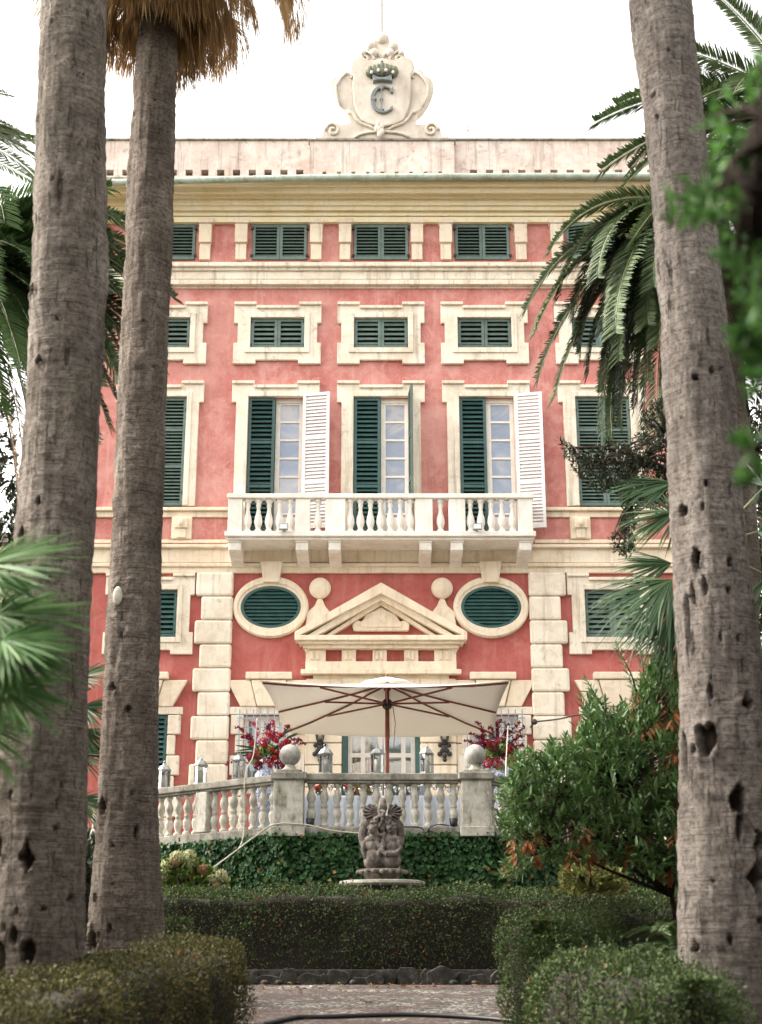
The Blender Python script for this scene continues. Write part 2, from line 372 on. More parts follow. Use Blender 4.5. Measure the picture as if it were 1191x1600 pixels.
# -- mouldings
def course(name, m, rows, x0=WX0, x1=WX1, yb=D+.02):    # rows: (py_top, py_bottom, projection)
    mb = MB()
    for (a, b_, p) in rows: mb.box(x0-p*.6, x1+p*.6, D-p, yb, zf(b_, D-p), zf(a, D-p))
    return mb.build(name, m, villa, bevel=.015)
course('sill_band', M['trim'], [(409,415.5,.22),(416,422,.15),(422.5,436,.09),(436.5,444,.15),(444.5,450,.05)])
course('string_course', M['cream'], [(850,855,.16),(855.5,879,.06),(879.5,885,.13),(885.5,895,.08)])
# main cornice as a swept profile
def P(y_, p): return (D-p, zf(y_, D-p))
prof = [P(345,.06), P(338,.06), P(337,.12), P(330,.13), P(328,.22), P(322,.24), P(320,.30), P(310,.33), P(309,.42), P(303,.46), P(301,.60), P(292,.66), P(290,.75), P(284,.80), (D-.80, zf(280,D-.80)), (D+.02, zf(280,D-.80)), (D+.02, zf(345,D-.06))]
mb = MB(); mb.sweepx(prof, WX0-.3, WX1+.3); mb.build('cornice', M['yellow'], villa)
# gutter: half round copper pipe with brackets, left half sags
gy = D-.93
pts = [(xf(x, y, gy), gy, zf(y, gy)) for x, y in ((68,288),(165,286),(300,282),(480,278),(600,276.5),(715,276),(860,275.5),(1015,275),(1120,274))]
mb = MB(); mb.tube(pts, .078, 10); mb.build('gutter', M['copper'], villa, smooth=True)
for k in range(24):
    x = pts[0][0]+(pts[-1][0]-pts[0][0])*(k+.5)/24; z = np.interp(x, [p[0] for p in pts], [p[2] for p in pts])
    mb = MB(); mb.lathe([(.0845,-.016),(.09,0),(.0845,.016)], n=12); o = mb.build('gutter_joint', M['copper'], villa)
    o.data.transform(Matrix.Translation((0, -(-D), 3.1)) ); o.data.transform(Matrix.Rotation(math.pi/2, 4, 'Y')); o.location = (x, gy-D, z-3.1)
# roof edge tiles under parapet
mb = MB(); mb.box(WX0-.3, WX1+.3, D-.84, D+.4, zf(279,D-.84)-.02, zf(276.5,D-.84)); mb.build('roof_edge', M['stone_dark'], villa)
# parapet
py_ = D-.45; z0p, z1p = zf(280, py_)-.2, zf(220, py_)
holes = []
s2 = sc(270, py_); 
for x in list(np.arange(172, 480, 24.7))+list(np.arange(740, 1100, 25.2))+[148,123,98]:
    cx = xf(x, 270, py_); holes.append((cx-.085, cx+.085, zf(274.5, py_), zf(265, py_)))
wall_grid('parapet', M['parapet'], WX0, WX1, z0p, z1p, holes, py_, .25, villa)
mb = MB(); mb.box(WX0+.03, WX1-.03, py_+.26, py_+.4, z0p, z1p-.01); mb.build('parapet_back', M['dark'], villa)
mb = MB(); mb.box(WX0, WX1, py_-.05, py_+.45, z1p+.002, z1p+.05); mb.build('parapet_coping', M['stone_dark'], villa, bevel=.015)
pc = D-.62; xa, xb = xf(484, 245, pc), xf(710, 245, pc); zc1 = zf(220.5, pc)
holes = [(xf(x,272,pc)-.045, xf(x,272,pc)+.045, zf(272.5,pc), zf(268,pc)) for x in np.arange(507, 705, 22.6)]
wall_grid('parapet', M['parapet'], xa, xb, z0p, zc1, holes, pc, .1, villa)
mb = MB(); mb.box(xa, xb, pc+.11, py_-.002, z0p, zc1-.003); mb.box(xa-.001, xa+.08, pc+.001, py_, z0p, zc1-.004); mb.box(xb-.08, xb+.001, pc+.001, py_, z0p, zc1-.004); mb.build('parapet_core', M['parapet'], villa)
mb = MB(); mb.box(xa-.04, xb+.04, pc-.04, py_+.3, zc1+.001, zc1+.045); mb.build('parapet_coping', M['stone_dark'], villa, bevel=.01)

# -- crest
cy = D-.6
def cp(x, y): X = 470+x/4.764; Yp = 30+y/4.764; return (xf(X, Yp, cy), zf(Yp, cy))
half = [(108,888),(112,858),(128,872),(158,868),(168,815),(190,780),(225,765),(262,766),(300,781),(352,777),(368,760),(340,690),(300,655),(262,600),(236,545),(219,490),(228,460),(245,438),(300,405),(292,382),(304,384),(322,366),(333,374),(346,392),(362,395),(362,350),(378,308),(400,286),(436,272),(436,254),(452,240),(480,238),(478,205),(488,178),(510,165),(545,166),(556,125),(575,107),(605,100)]
full = half+[(1210-x, y) for x, y in reversed(half[:-1])]
crest = None
mb = MB(); mb.prism([cp(x, y) for x, y in full], cy, cy+.38)
crest = mb.build('crest', M['crest'], villa, bevel=.025)
# raised shield
hs_ = [(605,812),(545,800),(500,790),(450,765),(415,700),(395,640),(388,560),(386,480),(392,430),(372,395),(372,350),(390,312),(430,285),(480,300),(500,320),(540,318),(605,300)]
sh = hs_+[(1210-x, y) for x, y in reversed(hs_[1:-1])]
mb = MB(); mb.prism([cp(x, y) for x, y in sh], cy-.08, cy-.001); mb.build('shield', M['crest'], crest, bevel=.03)
def tube2(pts, r, y, name, mat, par, n=8):
    mb = MB()
    for pp in pts: mb.tube([(cp(a, b_)[0], y, cp(a, b_)[1]) for a, b_ in pp], r, n)
    return mb.build(name, mat, par, smooth=True)
def spiral(cx, cy_, r0, turns, a0, sgn, n=26): return [(cx+sgn*r0*(1-.85*i/n)*math.cos(a0+turns*2*math.pi*i/n), cy_+r0*(1-.85*i/n)*math.sin(a0+turns*2*math.pi*i/n)) for i in range(n+1)]
mir = lambda pp: [(1210-a, b_) for a, b_ in pp]
sp = [spiral(240, 830, 55, 1.4, math.pi*1.0, 1), spiral(480, 305, 34, 1.2, 2.4, 1), [(340,690),(380,700),(410,745),(450,780),(520,805),(560,830)], [(360,395),(395,425),(372,440)],
      [(400,888),(440,862),(500,848),(605,840)], [(480,240),(520,262),(552,300),(520,318)], [(300,655),(268,575),(262,500),(300,440),(345,400)], [(500,200),(540,215),(580,260),(605,300)]]
tube2(sp+[mir(s_) for s_ in sp], .035, cy-.03, 'scrollwork', M['crest'], crest)
mb = MB()
for a, b_, r in ((605,144,42),(522,205,36),(688,205,36),(462,262,24),(748,262,24),(545,255,34),(665,255,34)):
    x, z = cp(a, b_); mb.ball((x, cy-.02, z), r/4.764/sc(80,cy), .09, r/4.764/sc(80,cy)*1.1)
mb.build('shell_ornament', M['crest'], crest, smooth=True)
mb = MB()
for i, (dx, dz) in enumerate(((-10,-25),(12,-5),(-8,18),(14,35),(0,50),(-22,8))):
    x, z = cp(590+dx, 820+dz); mb.ball((x, cy-.09, z), .06, .06, .09)
mb.build('leaf_ornament', M['crest'], crest, smooth=True)
# crown
mb = MB()
for i in range(7):
    a, b_ = 515+i*30, 402+abs(i-3)*4; x, z = cp(a, b_); mb.ball((x, cy-.13, z), .105, .12, .20-abs(i-3)*.018)
x, z = cp(605, 345); mb.ball((x, cy-.15, z), .03); crown = mb.build('crown', M['bronze'], crest, smooth=True)
mb = MB(); mb.prism([cp(a, b_) for a, b_ in ((535,445),(570,462),(605,468),(640,462),(675,445),(682,495),(640,486),(605,484),(570,486),(538,496))], cy-.2, cy-.081); mb.build('crown_band', M['letter'], crest, bevel=.01)
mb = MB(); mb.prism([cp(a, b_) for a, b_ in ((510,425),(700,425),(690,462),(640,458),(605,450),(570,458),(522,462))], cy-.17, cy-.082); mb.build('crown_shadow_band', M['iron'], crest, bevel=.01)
mb = MB()
for a, b_ in ((528,445),(580,430),(636,430),(688,445)): x, z = cp(a, b_); mb.ball((x, cy-.27, z), .035)
mb.build('pearls', M['white'], crest, smooth=True)
# letter C: crescent ring with serifs and an ornamental stem
mb = MB(); cxx, cyy = 612, 620; out = []; inn = []
for i in range(41):
    a = R(38)+(R(322)-R(38))*i/40; wd = 10+20*math.sin((a-R(38))/(R(284))*math.pi)
    out.append((cxx+92*math.cos(a), cyy-103*math.sin(a))); inn.append((cxx+(92-wd)*math.cos(a), cyy-(103-wd*.75)*math.sin(a)))
for i in range(40): mb.prism([cp(*out[i]), cp(*out[i+1]), cp(*inn[i+1]), cp(*inn[i])], cy-.16, cy-.081)
mb.prism([cp(a, b_) for a, b_ in ((662,548),(690,530),(688,575),(668,568))], cy-.163, cy-.0815)
mb.prism([cp(a, b_) for a, b_ in ((660,690),(684,668),(686,690),(672,704))], cy-.163, cy-.0815)
mb.prism([cp(a, b_) for a, b_ in ((520,612),(550,604),(566,617),(550,630),(520,626))], cy-.165, cy-.0816)
mb.prism([cp(a, b_) for a, b_ in ((597,535),(604,535),(606,612),(614,617),(606,624),(604,700),(597,700),(595,624),(587,617),(595,612))], cy-.165, cy-.0817)
mb.prism([cp(a, b_) for a, b_ in ((578,700),(600,680),(622,700),(600,706))], cy-.166, cy-.0818)
mb.prism([cp(a, b_) for a, b_ in ((580,538),(600,552),(620,538),(600,532))], cy-.166, cy-.0818)
mb.build('letter_monogram', M['letter'], crest, bevel=.006)
mb = MB(); x, z = xf(597,50,cy+.2), zf(52,cy+.2); mb.tube([(x,cy+.2,z-.2),(x,cy+.2,z+2.6)], .02, 6); mb.build('lightning_rod', M['bark_pole'], villa)
tv = thing('roof_aerial', 'small pale marker post standing on the roof parapet right of the crest', 'post', (xf(732,215,D), D, z1p+.05))
mb = MB(); x = xf(732,215,D); mb.box(x-.012,x+.012,D-.012,D+.012,z1p+.05,zf(205,D)); mb.build('post', M['rope'], tv); mb = MB(); mb.box(x-.04,x+.04,D-.02,D+.02,zf(205,D)+.001,zf(195,D)); mb.build('post_head', M['candle'], tv)

# -- top floor pilasters
for d in (56, 101, 218, 274, 388, 440):
    for s in (-1, 1):
        cx = s*hx(d, 380); hw = .145; mb = MB()
        mb.box(cx-hw, cx+hw, D-.16, D-.002, zt(383), zt(354)); mb.box(cx-hw*.86, cx+hw*.86, D-.10, D-.002, zt(408), zt(383)-.001)
        mb.box(cx-hw*1.25, cx+hw*1.25, D-.20, D-.002, zt(354)+.001, zt(347)); mb.build('pilaster', M['cream'], villa, bevel=.012)
mb = MB(); mb.box(WX0, WX1, D-.12, D-.001, zt(351)+.004, zt(343)); mb.build('frieze_band', M['yellow'], villa)

# -- windows
def slats(mb, x0, x1, z0, z1, y, pitch=.075, d=.045, hf=.62):
    n = max(3, int((z1-z0)/pitch))
    for i in range(n):
        z = z0+(i+.5)*(z1-z0)/n; h = (z1-z0)/n*hf
        mb.add([(x0,y-.018,z-h/2),(x1,y-.018,z-h/2),(x1,y+d*.6,z+h/2),(x0,y+d*.6,z+h/2),(x0,y-.010,z-h/2-.008),(x1,y-.010,z-h/2-.008),(x1,y+d*.6+.008,z+h/2-.008),(x0,y+d*.6+.008,z+h/2-.008)],
               [(0,1,2,3),(7,6,5,4),(0,4,5,1),(3,2,6,7),(0,3,7,4),(1,5,6,2)])
def shutter_mb(x0, x1, z0, z1, y, mid=None, pitch=.085, st=.065, hf=.62):
    mb = MB(); mb.box(x0, x0+st, y-.025, y+.03, z0, z1); mb.box(x1-st, x1, y-.025, y+.03, z0, z1)
    mb.box(x0+st, x1-st, y-.022, y+.027, z0, z0+st*1.2); mb.box(x0+st, x1-st, y-.022, y+.027, z1-st, z1)
    zs = [z0+st*1.2]+([z0+(z1-z0)*q for q in mid] if mid else [])+[z1-st]
    for i in range(len(zs)-1):
        a, b_ = zs[i], zs[i+1]
        if i > 0: mb.box(x0+st, x1-st, y-.021, y+.026, a-.03, a+.03); a += .03
        if i < len(zs)-2: b_ -= .03
        slats(mb, x0+st, x1-st, a, b_, y, pitch, hf=hf)
    return mb
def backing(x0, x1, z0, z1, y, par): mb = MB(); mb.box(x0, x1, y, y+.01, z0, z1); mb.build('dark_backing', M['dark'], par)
def hinges(x, zs, y, par):
    mb = MB()
    for z in zs: mb.box(x-.035, x+.035, y-.03, y+.01, z-.025, z+.025)
    mb.build('hinge', M['iron'], par)
def eared(x0, x1, z0, z1, ow, eh, ew, top=True, bot=True):
    """outer loop with crossette ears, inner opening; returns outer polygon (x,z) counter clockwise"""
    X0, X1, Z0, Z1 = x0-ow, x1+ow, z0-ow, z1+ow
    p = []
    if bot: p += [(X0-ew, Z0-ew), (X0+eh, Z0-ew), (X0+eh, Z0), (X1-eh, Z0), (X1-eh, Z0-ew), (X1+ew, Z0-ew), (X1+ew, Z0+eh), (X1, Z0+eh)]
    else: p += [(X0, z0), (X1, z0)]
    if top: p += [(X1, Z1-eh), (X1+ew, Z1-eh), (X1+ew, Z1+ew), (X1-eh, Z1+ew), (X1-eh, Z1), (X0+eh, Z1), (X0+eh, Z1+ew), (X0-ew, Z1+ew), (X0-ew, Z1-eh), (X0, Z1-eh)]
    else: p += [(X1, Z1), (X0, Z1)]
    if bot: p += [(X0, Z0+eh), (X0-ew, Z0+eh)]
    return p
def frame_mesh(outer, x0, x1, z0, z1, y0, y1):
    """fill between arbitrary outer polygon and rectangular hole via bmesh triangle fill, extruded"""
    bm = bmesh.new(); rows = []
    for loop in (outer, [(x0,z0),(x1,z0),(x1,z1),(x0,z1)]):
        vs = [bm.verts.new((x, y0, z)) for x, z in loop]; rows.append([bm.edges.new((vs[i], vs[(i+1) % len(vs)])) for i in range(len(vs))])
    bmesh.ops.triangle_fill(bm, use_beauty=True, edges=bm.edges[:])
    r = bmesh.ops.extrude_face_region(bm, geom=bm.faces[:]); bmesh.ops.translate(bm, verts=[e for e in r['geom'] if isinstance(e, bmesh.types.BMVert)], vec=(0, y1-y0, 0))
    bmesh.ops.recalc_face_normals(bm, faces=bm.faces); me = bpy.data.meshes.new('frame'); bm.to_mesh(me); bm.free(); return me
def surround(x0, x1, z0, z1, ow, eh, ew, top=True, bot=True, name='window', lowz=None):
    o = link(name, frame_mesh(eared(x0, x1, z0, z1, ow, eh, ew, top, bot), x0, x1, z0 if lowz is None else lowz, z1, D-.09, D-.001), M['trim'], villa, bevel=.012)
    # inner raised fillet
    k = ow*.42; mb = MB(); zb = z0-k if bot else z0
    mb.box(x0-k, x0, D-.125, D-.091, zb, z1+k); mb.box(x1, x1+k, D-.125, D-.091, zb, z1+k); mb.box(x0+.0005, x1-.0005, D-.125, D-.091, z1, z1+k)
    if bot: mb.box(x0+.0005, x1-.0005, D-.125, D-.091, z0-k, z0)
    mb.build('fillet', M['trim'], o, bevel=.01)
    k = ow*.82; mb = MB()
    if top:
        e = ow+ew; mb.box(x0-e, x0-ow+eh, D-.15, D-.0915, z1+ow+ew-.07, z1+ow+ew); mb.box(x1+ow-eh, x1+e, D-.15, D-.0915, z1+ow+ew-.07, z1+ow+ew); mb.box(x0-ow+eh+.001, x1+ow-eh-.001, D-.15, D-.0915, z1+ow-.07, z1+ow)
        mb.build('cap_moulding', M['trim'], o, bevel=.01)
    return o
def closed_pair(c, hw, z0, z1, par, y=D-.02, mid=None, pitch=.085, col='green', skip=()):
    for i, (a, b_) in enumerate(((c-hw+.01, c-.004), (c+.004, c+hw-.01))):
        if i in skip: continue
        shutter_mb(a, b_, z0+.01, z1-.01, y, mid, pitch).build('shutter', M[col], par)
    backing(c-hw, c+hw, z0, z1, y+.08, par)
    for s in (-1, 1): hinges(c+s*hw, [z0+.12*(z1-z0), z0+.88*(z1-z0)], y-.02, par)
for c in (-B, -A, 0, A, B):
    mb = MB(); mb.box(c-hwt-.02, c+hwt+.02, D-.05, D-.003, z_tf1+.005, zt(346)); o = mb.build('window', M['yellow'], villa)
    if c == B:
        backing(c-hwt, c+hwt, z_tf0, z_tf1, D+.06, o)
        for s in (-1, 1):
            sm = shutter_mb(0, hwt-.01, z_tf0+.01, z_tf1-.01, 0, None, .082)
            T = Matrix.Translation((c-s*hwt, D-.02, 0)) @ Matrix.Rotation(R(-16 if s > 0 else 16), 4, 'Z') @ (Matrix.Identity(4) if s > 0 else Matrix.Scale(-1, 4, (1,0,0)))
            sm.v = [tuple(T @ Vector(v)) for v in sm.v]; sm.build('shutter', M['green'], o)
    else: closed_pair(c, hwt, z_tf0, z_tf1, o, pitch=.082)
for c in (-B, -A, 0, A, B):
    o = surround(c-hwm, c+hwm, z_mz0, z_mz1, .29, .42, .09); closed_pair(c, hwm, z_mz0, z_mz1, o, pitch=.10)
zpo = zt(792)
for c in (-B, B):
    o = surround(c-hwp, c+hwp, zpo, z_pn1, .27, .40, .10, True, False); closed_pair(c, hwp, zpo, z_pn1, o, mid=(.36, .70), pitch=.08)
for c in (-A, 0, A):
    o = surround(c-hwp, c+hwp, z_pn0, z_pn1, .27, .40, .10, True, False)
    shutter_mb(c-hwp+.01, c-.01, z_pn0+.01, z_pn1-.01, D-.02, (.33, .66), .10).build('shutter', M['dgreen'], o); backing(c-hwp, c-.01, z_pn0, z_pn1, D+.06, o)
    # glazed leaf
    gx0, gx1 = c+.0, c+hwp; y = D+.10; mb = MB(); st = .085
    mb.box(gx0, gx0+st*1.2, y-.03, y+.03, z_pn0, z_pn1-.10); mb.box(gx1-st, gx1, y-.03, y+.03, z_pn0, z_pn1-.10); mb.box(gx0, gx1, y-.05, y+.035, z_pn1-.101, z_pn1-.002)
    nb = 7
    for i in range(nb+1): z = z_pn0+(z_pn1-.12-z_pn0)*i/nb; mb.box(gx0+st*1.2, gx1-st, y-.024, y+.024, z-.022, z+.022)
    mb.box(gx0+st*1.2, gx1-st, y-.026, y+.026, z_pn0, z_pn0+.35); mb.build('glazed_leaf', M['joinery'], o)
    mb = MB(); mb.box(gx0+st, gx1-st*.5, y+.002, y+.008, z_pn0, z_pn1-.11); mb.build('pane', M['pane'], o)
    # open shutter: side leaves swung right back against the wall (white), middle one stands square to the wall
    if c == 0: ang = R(86); colr = 'green'
    else: ang = R(12); colr = 'white'
    sm = shutter_mb(0, hwp-.01, z_pn0+.01-(.0), z_pn1+.02, 0, (.33, .66), .075, hf=1.0)
    T = Matrix.Translation((c+hwp+.015, D-.20, 0)) @ Matrix.Rotation(-ang, 4, 'Z')
    sm.v = [tuple(T @ Vector(v)) for v in sm.v]; sm.build('shutter', M[colr], o)
for c in (-B, B):
    o = surround(c-hwl, c+hwl, z_lw0, z_lw1, .27, .38, .09); closed_pair(c, hwl, z_lw0, z_lw1, o, pitch=.105, col='dgreen' if c < 0 else 'green')
# ground floor windows with splayed voussoirs
for c in (-B, -A, A, B):
    outer_ = abs(c) > A+.1
    x0, x1 = c-hwg, c+hwg
    mb = MB(); mb.box(x0-.30, x1+.30, D-.10, D-.001, zt(1117), zt(1113) + .10); o = mb.build('window', M['trim'], villa, bevel=.01)
    for s in (-1, 1):
        mb = MB(); xe = x0 if s < 0 else x1
        for i in range(7):                                     # blocked jambs
            za = zt(1118)-(i)*.42; w_ = .27 if i % 2 == 0 else .17
            mb.box(xe+s*.0005, xe+s*w_, D-.10, D-.0013, za-.40, za)
        mb.build('jamb', M['trim'], o, bevel=.02)
    zl, zh = zt(1113)+.104, zt(1064); X = lambda v: c+v/70.0
    mb = MB(); mb.prism([(X(-62),zh),(X(-27),zh),(X(-17),zl),(X(-41),zl)][::-1], D-.12, D-.001); mb.build('voussoir', M['cream'], o, bevel=.02)
    mb = MB(); mb.prism([(X(27),zh),(X(62),zh),(X(41),zl),(X(17),zl)][::-1], D-.12, D-.001); mb.build('voussoir', M['cream'], o, bevel=.02)
    mb = MB(); mb.prism([(X(-26),zh),(X(26),zh),(X(16),zl),(X(-16),zl)][::-1], D-.16, D-.001); mb.build('keystone', M['cream'], o, bevel=.02)
    mb = MB(); mb.box(c-hx(36,1058), c+hx(36,1058), D-.19, D-.001, zt(1063), zt(1052)); mb.build('keystone_cap', M['cream'], o, bevel=.02)
    if outer_: closed_pair(c, hwg, z_gw0, z_gw1, o, pitch=.10, col='dgreen')
    else:
        mb = MB(); y = D+.12
        for xx in (x0, x0+(x1-x0)*.31, x0+(x1-x0)*.62): mb.box(xx, xx+.09, y-.03, y+.03, z_gw0, z_gw1)
        mb.box(x1-.09, x1, y-.03, y+.03, z_gw0, z_gw1)
        for zz in (z_gw0, z_gw0+(z_gw1-z_gw0)*.5, z_gw1-.1): mb.box(x0, x1, y-.025, y+.025, zz, zz+.1)
        mb.build('casement', M['joinery'], o); mb = MB(); mb.box(x0, x1, y+.002, y+.008, z_gw0, z_gw1); mb.build('pane', M['glass'], o)
        mb = MB(); mb.box(x0, x0+.35, y+.10, y+.12, z_gw0, z_gw1); mb.box(x1-.35, x1, y+.10, y+.12, z_gw0, z_gw1); mb.build('curtain', M['net'], o); backing(x0, x1, z_gw0, z_gw1, y+.2, o)
        mb = MB(); gx0, gx1 = c-hx(43,1150), c+hx(43,1150); gz1 = zf(1108, D-.3)
        for k in range(9): xx = gx0+(gx1-gx0)*k/8; mb.bar((xx,D-.28,z_gw0-.1),(xx,D-.28,gz1), .02, .02)
        for k in range(7): zz = z_gw0+(zf(1116,D-.28)-z_gw0)*(1-k*.17); mb.bar((gx0-.05,D-.28,zz),(gx1+.05,D-.28,zz), .018, .018) if zz > z_gw0 else None
        mb.bar((gx0-.05,D-.28,zf(1122,D-.28)),(gx1+.05,D-.28,zf(1122,D-.28)),.018,.018)
        for xx in (gx0, gx1): 
            for zz in (z_gw0+.2, zf(1119,D-.28)): mb.bar((xx,D-.28,zz),(xx,D-.1,zz),.018,.018)
        mb.build('window_grille', M['grille'], o)

# -- pedestal strip below outer windows of the main floor, and quoins
for s in (-1, 1):
    xa, xb = s*hx(239, 820), WX1*s; l, r_ = min(xa, xb), max(xa, xb)
    mb = MB(); mb.box(l, r_, D-.14, D-.001, zt(800), zt(795)); mb.box(l, r_, D-.06, D-.0015, zt(809), zt(800)-.001); mb.box(l, r_, D-.06, D-.0012, zt(849.5), zt(844)); mb.build('sill_course', M['cream'], villa, bevel=.01)
    for d_ in (-44, 44):
        cx = s*B+hx(d_, 820); mb = MB(); mb.box(cx-.22, cx+.22, D-.10, D-.0018, zt(843.5), zt(809)+.0005); mb.box(cx-.14, cx+.14, D-.19, D-.101, zt(828), zt(812)); mb.box(cx-.10, cx+.10, D-.15, D-.1012, zt(843), zt(828)-.001)
        mb.ball((cx, D-.2, zt(820)), .07, .05, .09); mb.build('console', M['cream'], villa, bevel=.015)
    cx = s*hx(303, 820); mb = MB()
    for k in range(9):
        ya, yb = 896+k*37.3, 896+(k+1)*37.3; wide = k % 2 == 0; xi = s*hx(232.5, 1000); xo = s*hx(291 if wide else 282, 1000)
        mb.box(xi, xo, D-(.15 if wide else .145), D-.001, zt(yb)+.006, zt(ya)-.006)
    mb.build('quoin', M['trim'], villa, bevel=.045)

# -- oval windows
for c in (-A, A):
    n = 48; ox, oz = hx(59, 950), (zt(902)-zt(998))/2; ix, iz = hx(47, 950), (zt(917)-zt(982.5))/2; cz = (zt(902)+zt(998))/2
    E = lambda a, b_: [(c+a*math.cos(2*math.pi*k/n), cz+b_*math.sin(2*math.pi*k/n)) for k in range(n)]
    mb = MB(); mb.ring(E(ox, oz), E(ix, iz), D-.10, D-.001); o = mb.build('oval_window', M['cream'], villa, bevel=.02)
    mb = MB(); mb.ring(E(ox*.97, oz*.965), E(ix*1.1, iz*1.13), D-.13, D-.1005); mb.build('fillet', M['cream'], o, bevel=.012)
    mb = MB(); mb.ring(E(ix*.998, iz*.998), E(ix*.9, iz*.88), D-.08, D-.01)
    zs = np.linspace(cz-iz*.86, cz+iz*.86, 11)
    for z in zs:
        w_ = ix*.93*math.sqrt(max(0.01, 1-((z-cz)/(iz*.93))**2)); mb.add([(c-w_,D-.065,z-.035),(c+w_,D-.065,z-.035),(c+w_,D-.02,z+.035),(c-w_,D-.02,z+.035)], [(0,1,2,3)])
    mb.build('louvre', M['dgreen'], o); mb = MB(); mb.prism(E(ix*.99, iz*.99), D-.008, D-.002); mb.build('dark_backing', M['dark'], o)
    mb = MB(); kx = c-hx(0, 900) ; zt1, zt0 = zt(880.5), zt(913)
    mb.prism([(c-hx(18,900),zt1),(c-hx(12,900),zt0),(c+hx(12,900),zt0),(c+hx(18,900),zt1)], D-.2, D-.002); mb.build('keystone', M['cream'], o, bevel=.02)
# -- pediment over the door
def rk(mb, dz, th, p, x1=hx(133, 995)):
    za, zb = zt(993), zt(917)
    for s in (-1, 1):
        a = Vector((s*x1, 0, za+dz)); b_ = Vector((0, 0, zb+dz))
        mb.prism([(a.x, a.z), (b_.x, b_.z), (b_.x, b_.z-th), (a.x, a.z-th*.55)], D-p, D-.004)
mb = MB(); rk(mb, 0, .24, .40); rk(mb, -.16, .20, .30, hx(126,995)); rk(mb, -.32, .12, .18, hx(118,995)); ped = mb.build('pediment', M['cream'], villa, bevel=.01)
mb = MB(); x1 = hx(133,995)
mb.box(-x1, x1, D-.41, D-.005, zf(1000,D-.4), zf(992,D-.4)); mb.box(-x1*.96, x1*.96, D-.33, D-.005, zt(1007)-.05, zf(1000,D-.4)-.001); mb.box(-x1*.91, x1*.91, D-.24, D-.005, zt(1012)-.06, zt(1007)-.052); mb.build('pediment_cornice', M['cream'], ped, bevel=.015)
mb = MB(); pts = [(-43,990),(-45,979),(-38,972),(-30,975),(-22,962),(-10,958),(0,952),(10,958),(22,962),(30,975),(38,972),(45,979),(43,990)]
mb.prism([(hx(a,975), zt(b_)+.03) for a, b_ in pts], D-.12, D-.003); mb.build('cartouche', M['cream'], ped, bevel=.03)
mb = MB(); mb.prism([(hx(a*.72,975), zt(975+(b_-975)*.6)+.03) for a, b_ in pts], D-.14, D-.121); mb.build('cartouche_panel', M['cream'], ped, bevel=.008)
xe = hx(117, 1025); zA, zB = zt(1036), zt(1012)-.065; mb = MB()
for a, b_ in ((-117,-86),(-61,-39),(-13,9),(36,58),(83,117)):
    mb = MB(); mb.box(hx(a,1025), hx(b_,1025), D-.14, D-.002, zA, zB)
    for q in (.3,.6): xx = hx(a+(b_-a)*q,1025); mb.box(xx-.03, xx+.03, D-.17, D-.139, zA+.04, zB-.04)
    mb.build('triglyph', M['cream'], ped, bevel=.006)
mb = MB(); mb.box(-xe, xe, D-.20, D-.002, zt(1049), zA-.001); mb.box(-xe*1.06, xe*1.06, D-.26, D-.002, zt(1056), zt(1049)-.001); mb.box(-xe*.9, xe*.9, D-.10, D-.002, zt(1056)-.4, zt(1056)-.001); mb.build('architrave', M['cream'], ped, bevel=.01)
for s in (-1, 1):                                            # ball finials flanking the gable (relief)
    cx = s*hx(95, 920); cz = zt(921); mb = MB(); n = 24
    mb.ball((cx, D-.10, cz), hx(17,920), .12, hx(17,920), 24, 14)
    pr = [(-22,985),(-19,958),(-8,948),(-3.5,937),(3.5,937),(8,948),(16,958),(20,985)]
    if s > 0: pr = [(-a, b_) for a, b_ in pr][::-1]
    mb.prism([(cx+hx(a,950), zt(b_)) for a, b_ in pr], D-.10, D-.002); mb.build('ball_finial', M['cream'], villa, smooth=False, bevel=.01)
# portal rustication and door
for s in (-1, 1):
    mb = MB()
    for k in range(8):
        za, zb = zt(1062)-.45*k, zt(1062)-.45*(k+1)+.02
        if za <= FLOOR: continue
        mb.box(s*hx(61.5, 1180), s*hx(118, 1180), D-.13, D-.002, max(zb,FLOOR), za)
        if za < zt(1118): mb.box(s*hx(118, 1180), s*hx(133, 1180), D-.06, D-.0025, max(zb,FLOOR), za)
    mb.build('rustication', M['cream'], villa, bevel=.02)
mb = MB(); mb.box(-hx(61,1180), hx(61,1180), D-.14, D-.002, zt(1126), zt(1062)); mb.build('door_lintel', M['cream'], villa)
mb = MB(); y = D+.14; zd = z_dr0; ztp = z_dr1
for xx in (-hwd+.12, -.42, -.06, .06-.0, .42, hwd-.19): mb.box(xx, xx+.09, y-.03, y+.03, zd, ztp)
for zz in (zd, zd+.55, zd+1.25, ztp-.72, ztp-.12): mb.box(-hwd+.12, hwd-.1, y-.026, y+.026, zz, zz+.09)
door = mb.build('door', M['joinery'], villa)
mb = MB(); mb.box(-hwd, -hwd+.11, D-.02, y+.04, zd, ztp); mb.box(hwd-.095, hwd, D-.02, y+.04, zd, ztp); mb.build('door_frame', M['dgreen'], door)
mb = MB(); mb.box(-hwd+.13, hwd-.11, y+.003, y+.009, zd, ztp); mb.build('pane', M['glass'], door)
mb = MB()
for k in range(14): x = -hwd+.12+k*.035; mb.add([(x,y+.16+.03*(k % 2),zd),(x+.035,y+.16+.03*((k+1) % 2),zd),(x+.035,y+.16+.03*((k+1) % 2),ztp),(x,y+.16+.03*(k % 2),ztp)], [(0,1,2,3)])
for k in range(12): x = .0+k*.035; mb.add([(x,y+.16+.03*(k % 2),zd),(x+.035,y+.16+.03*((k+1) % 2),zd),(x+.035,y+.16+.03*((k+1) % 2),zd+1.2),(x,y+.16+.03*(k % 2),zd+1.2)], [(0,1,2,3)])
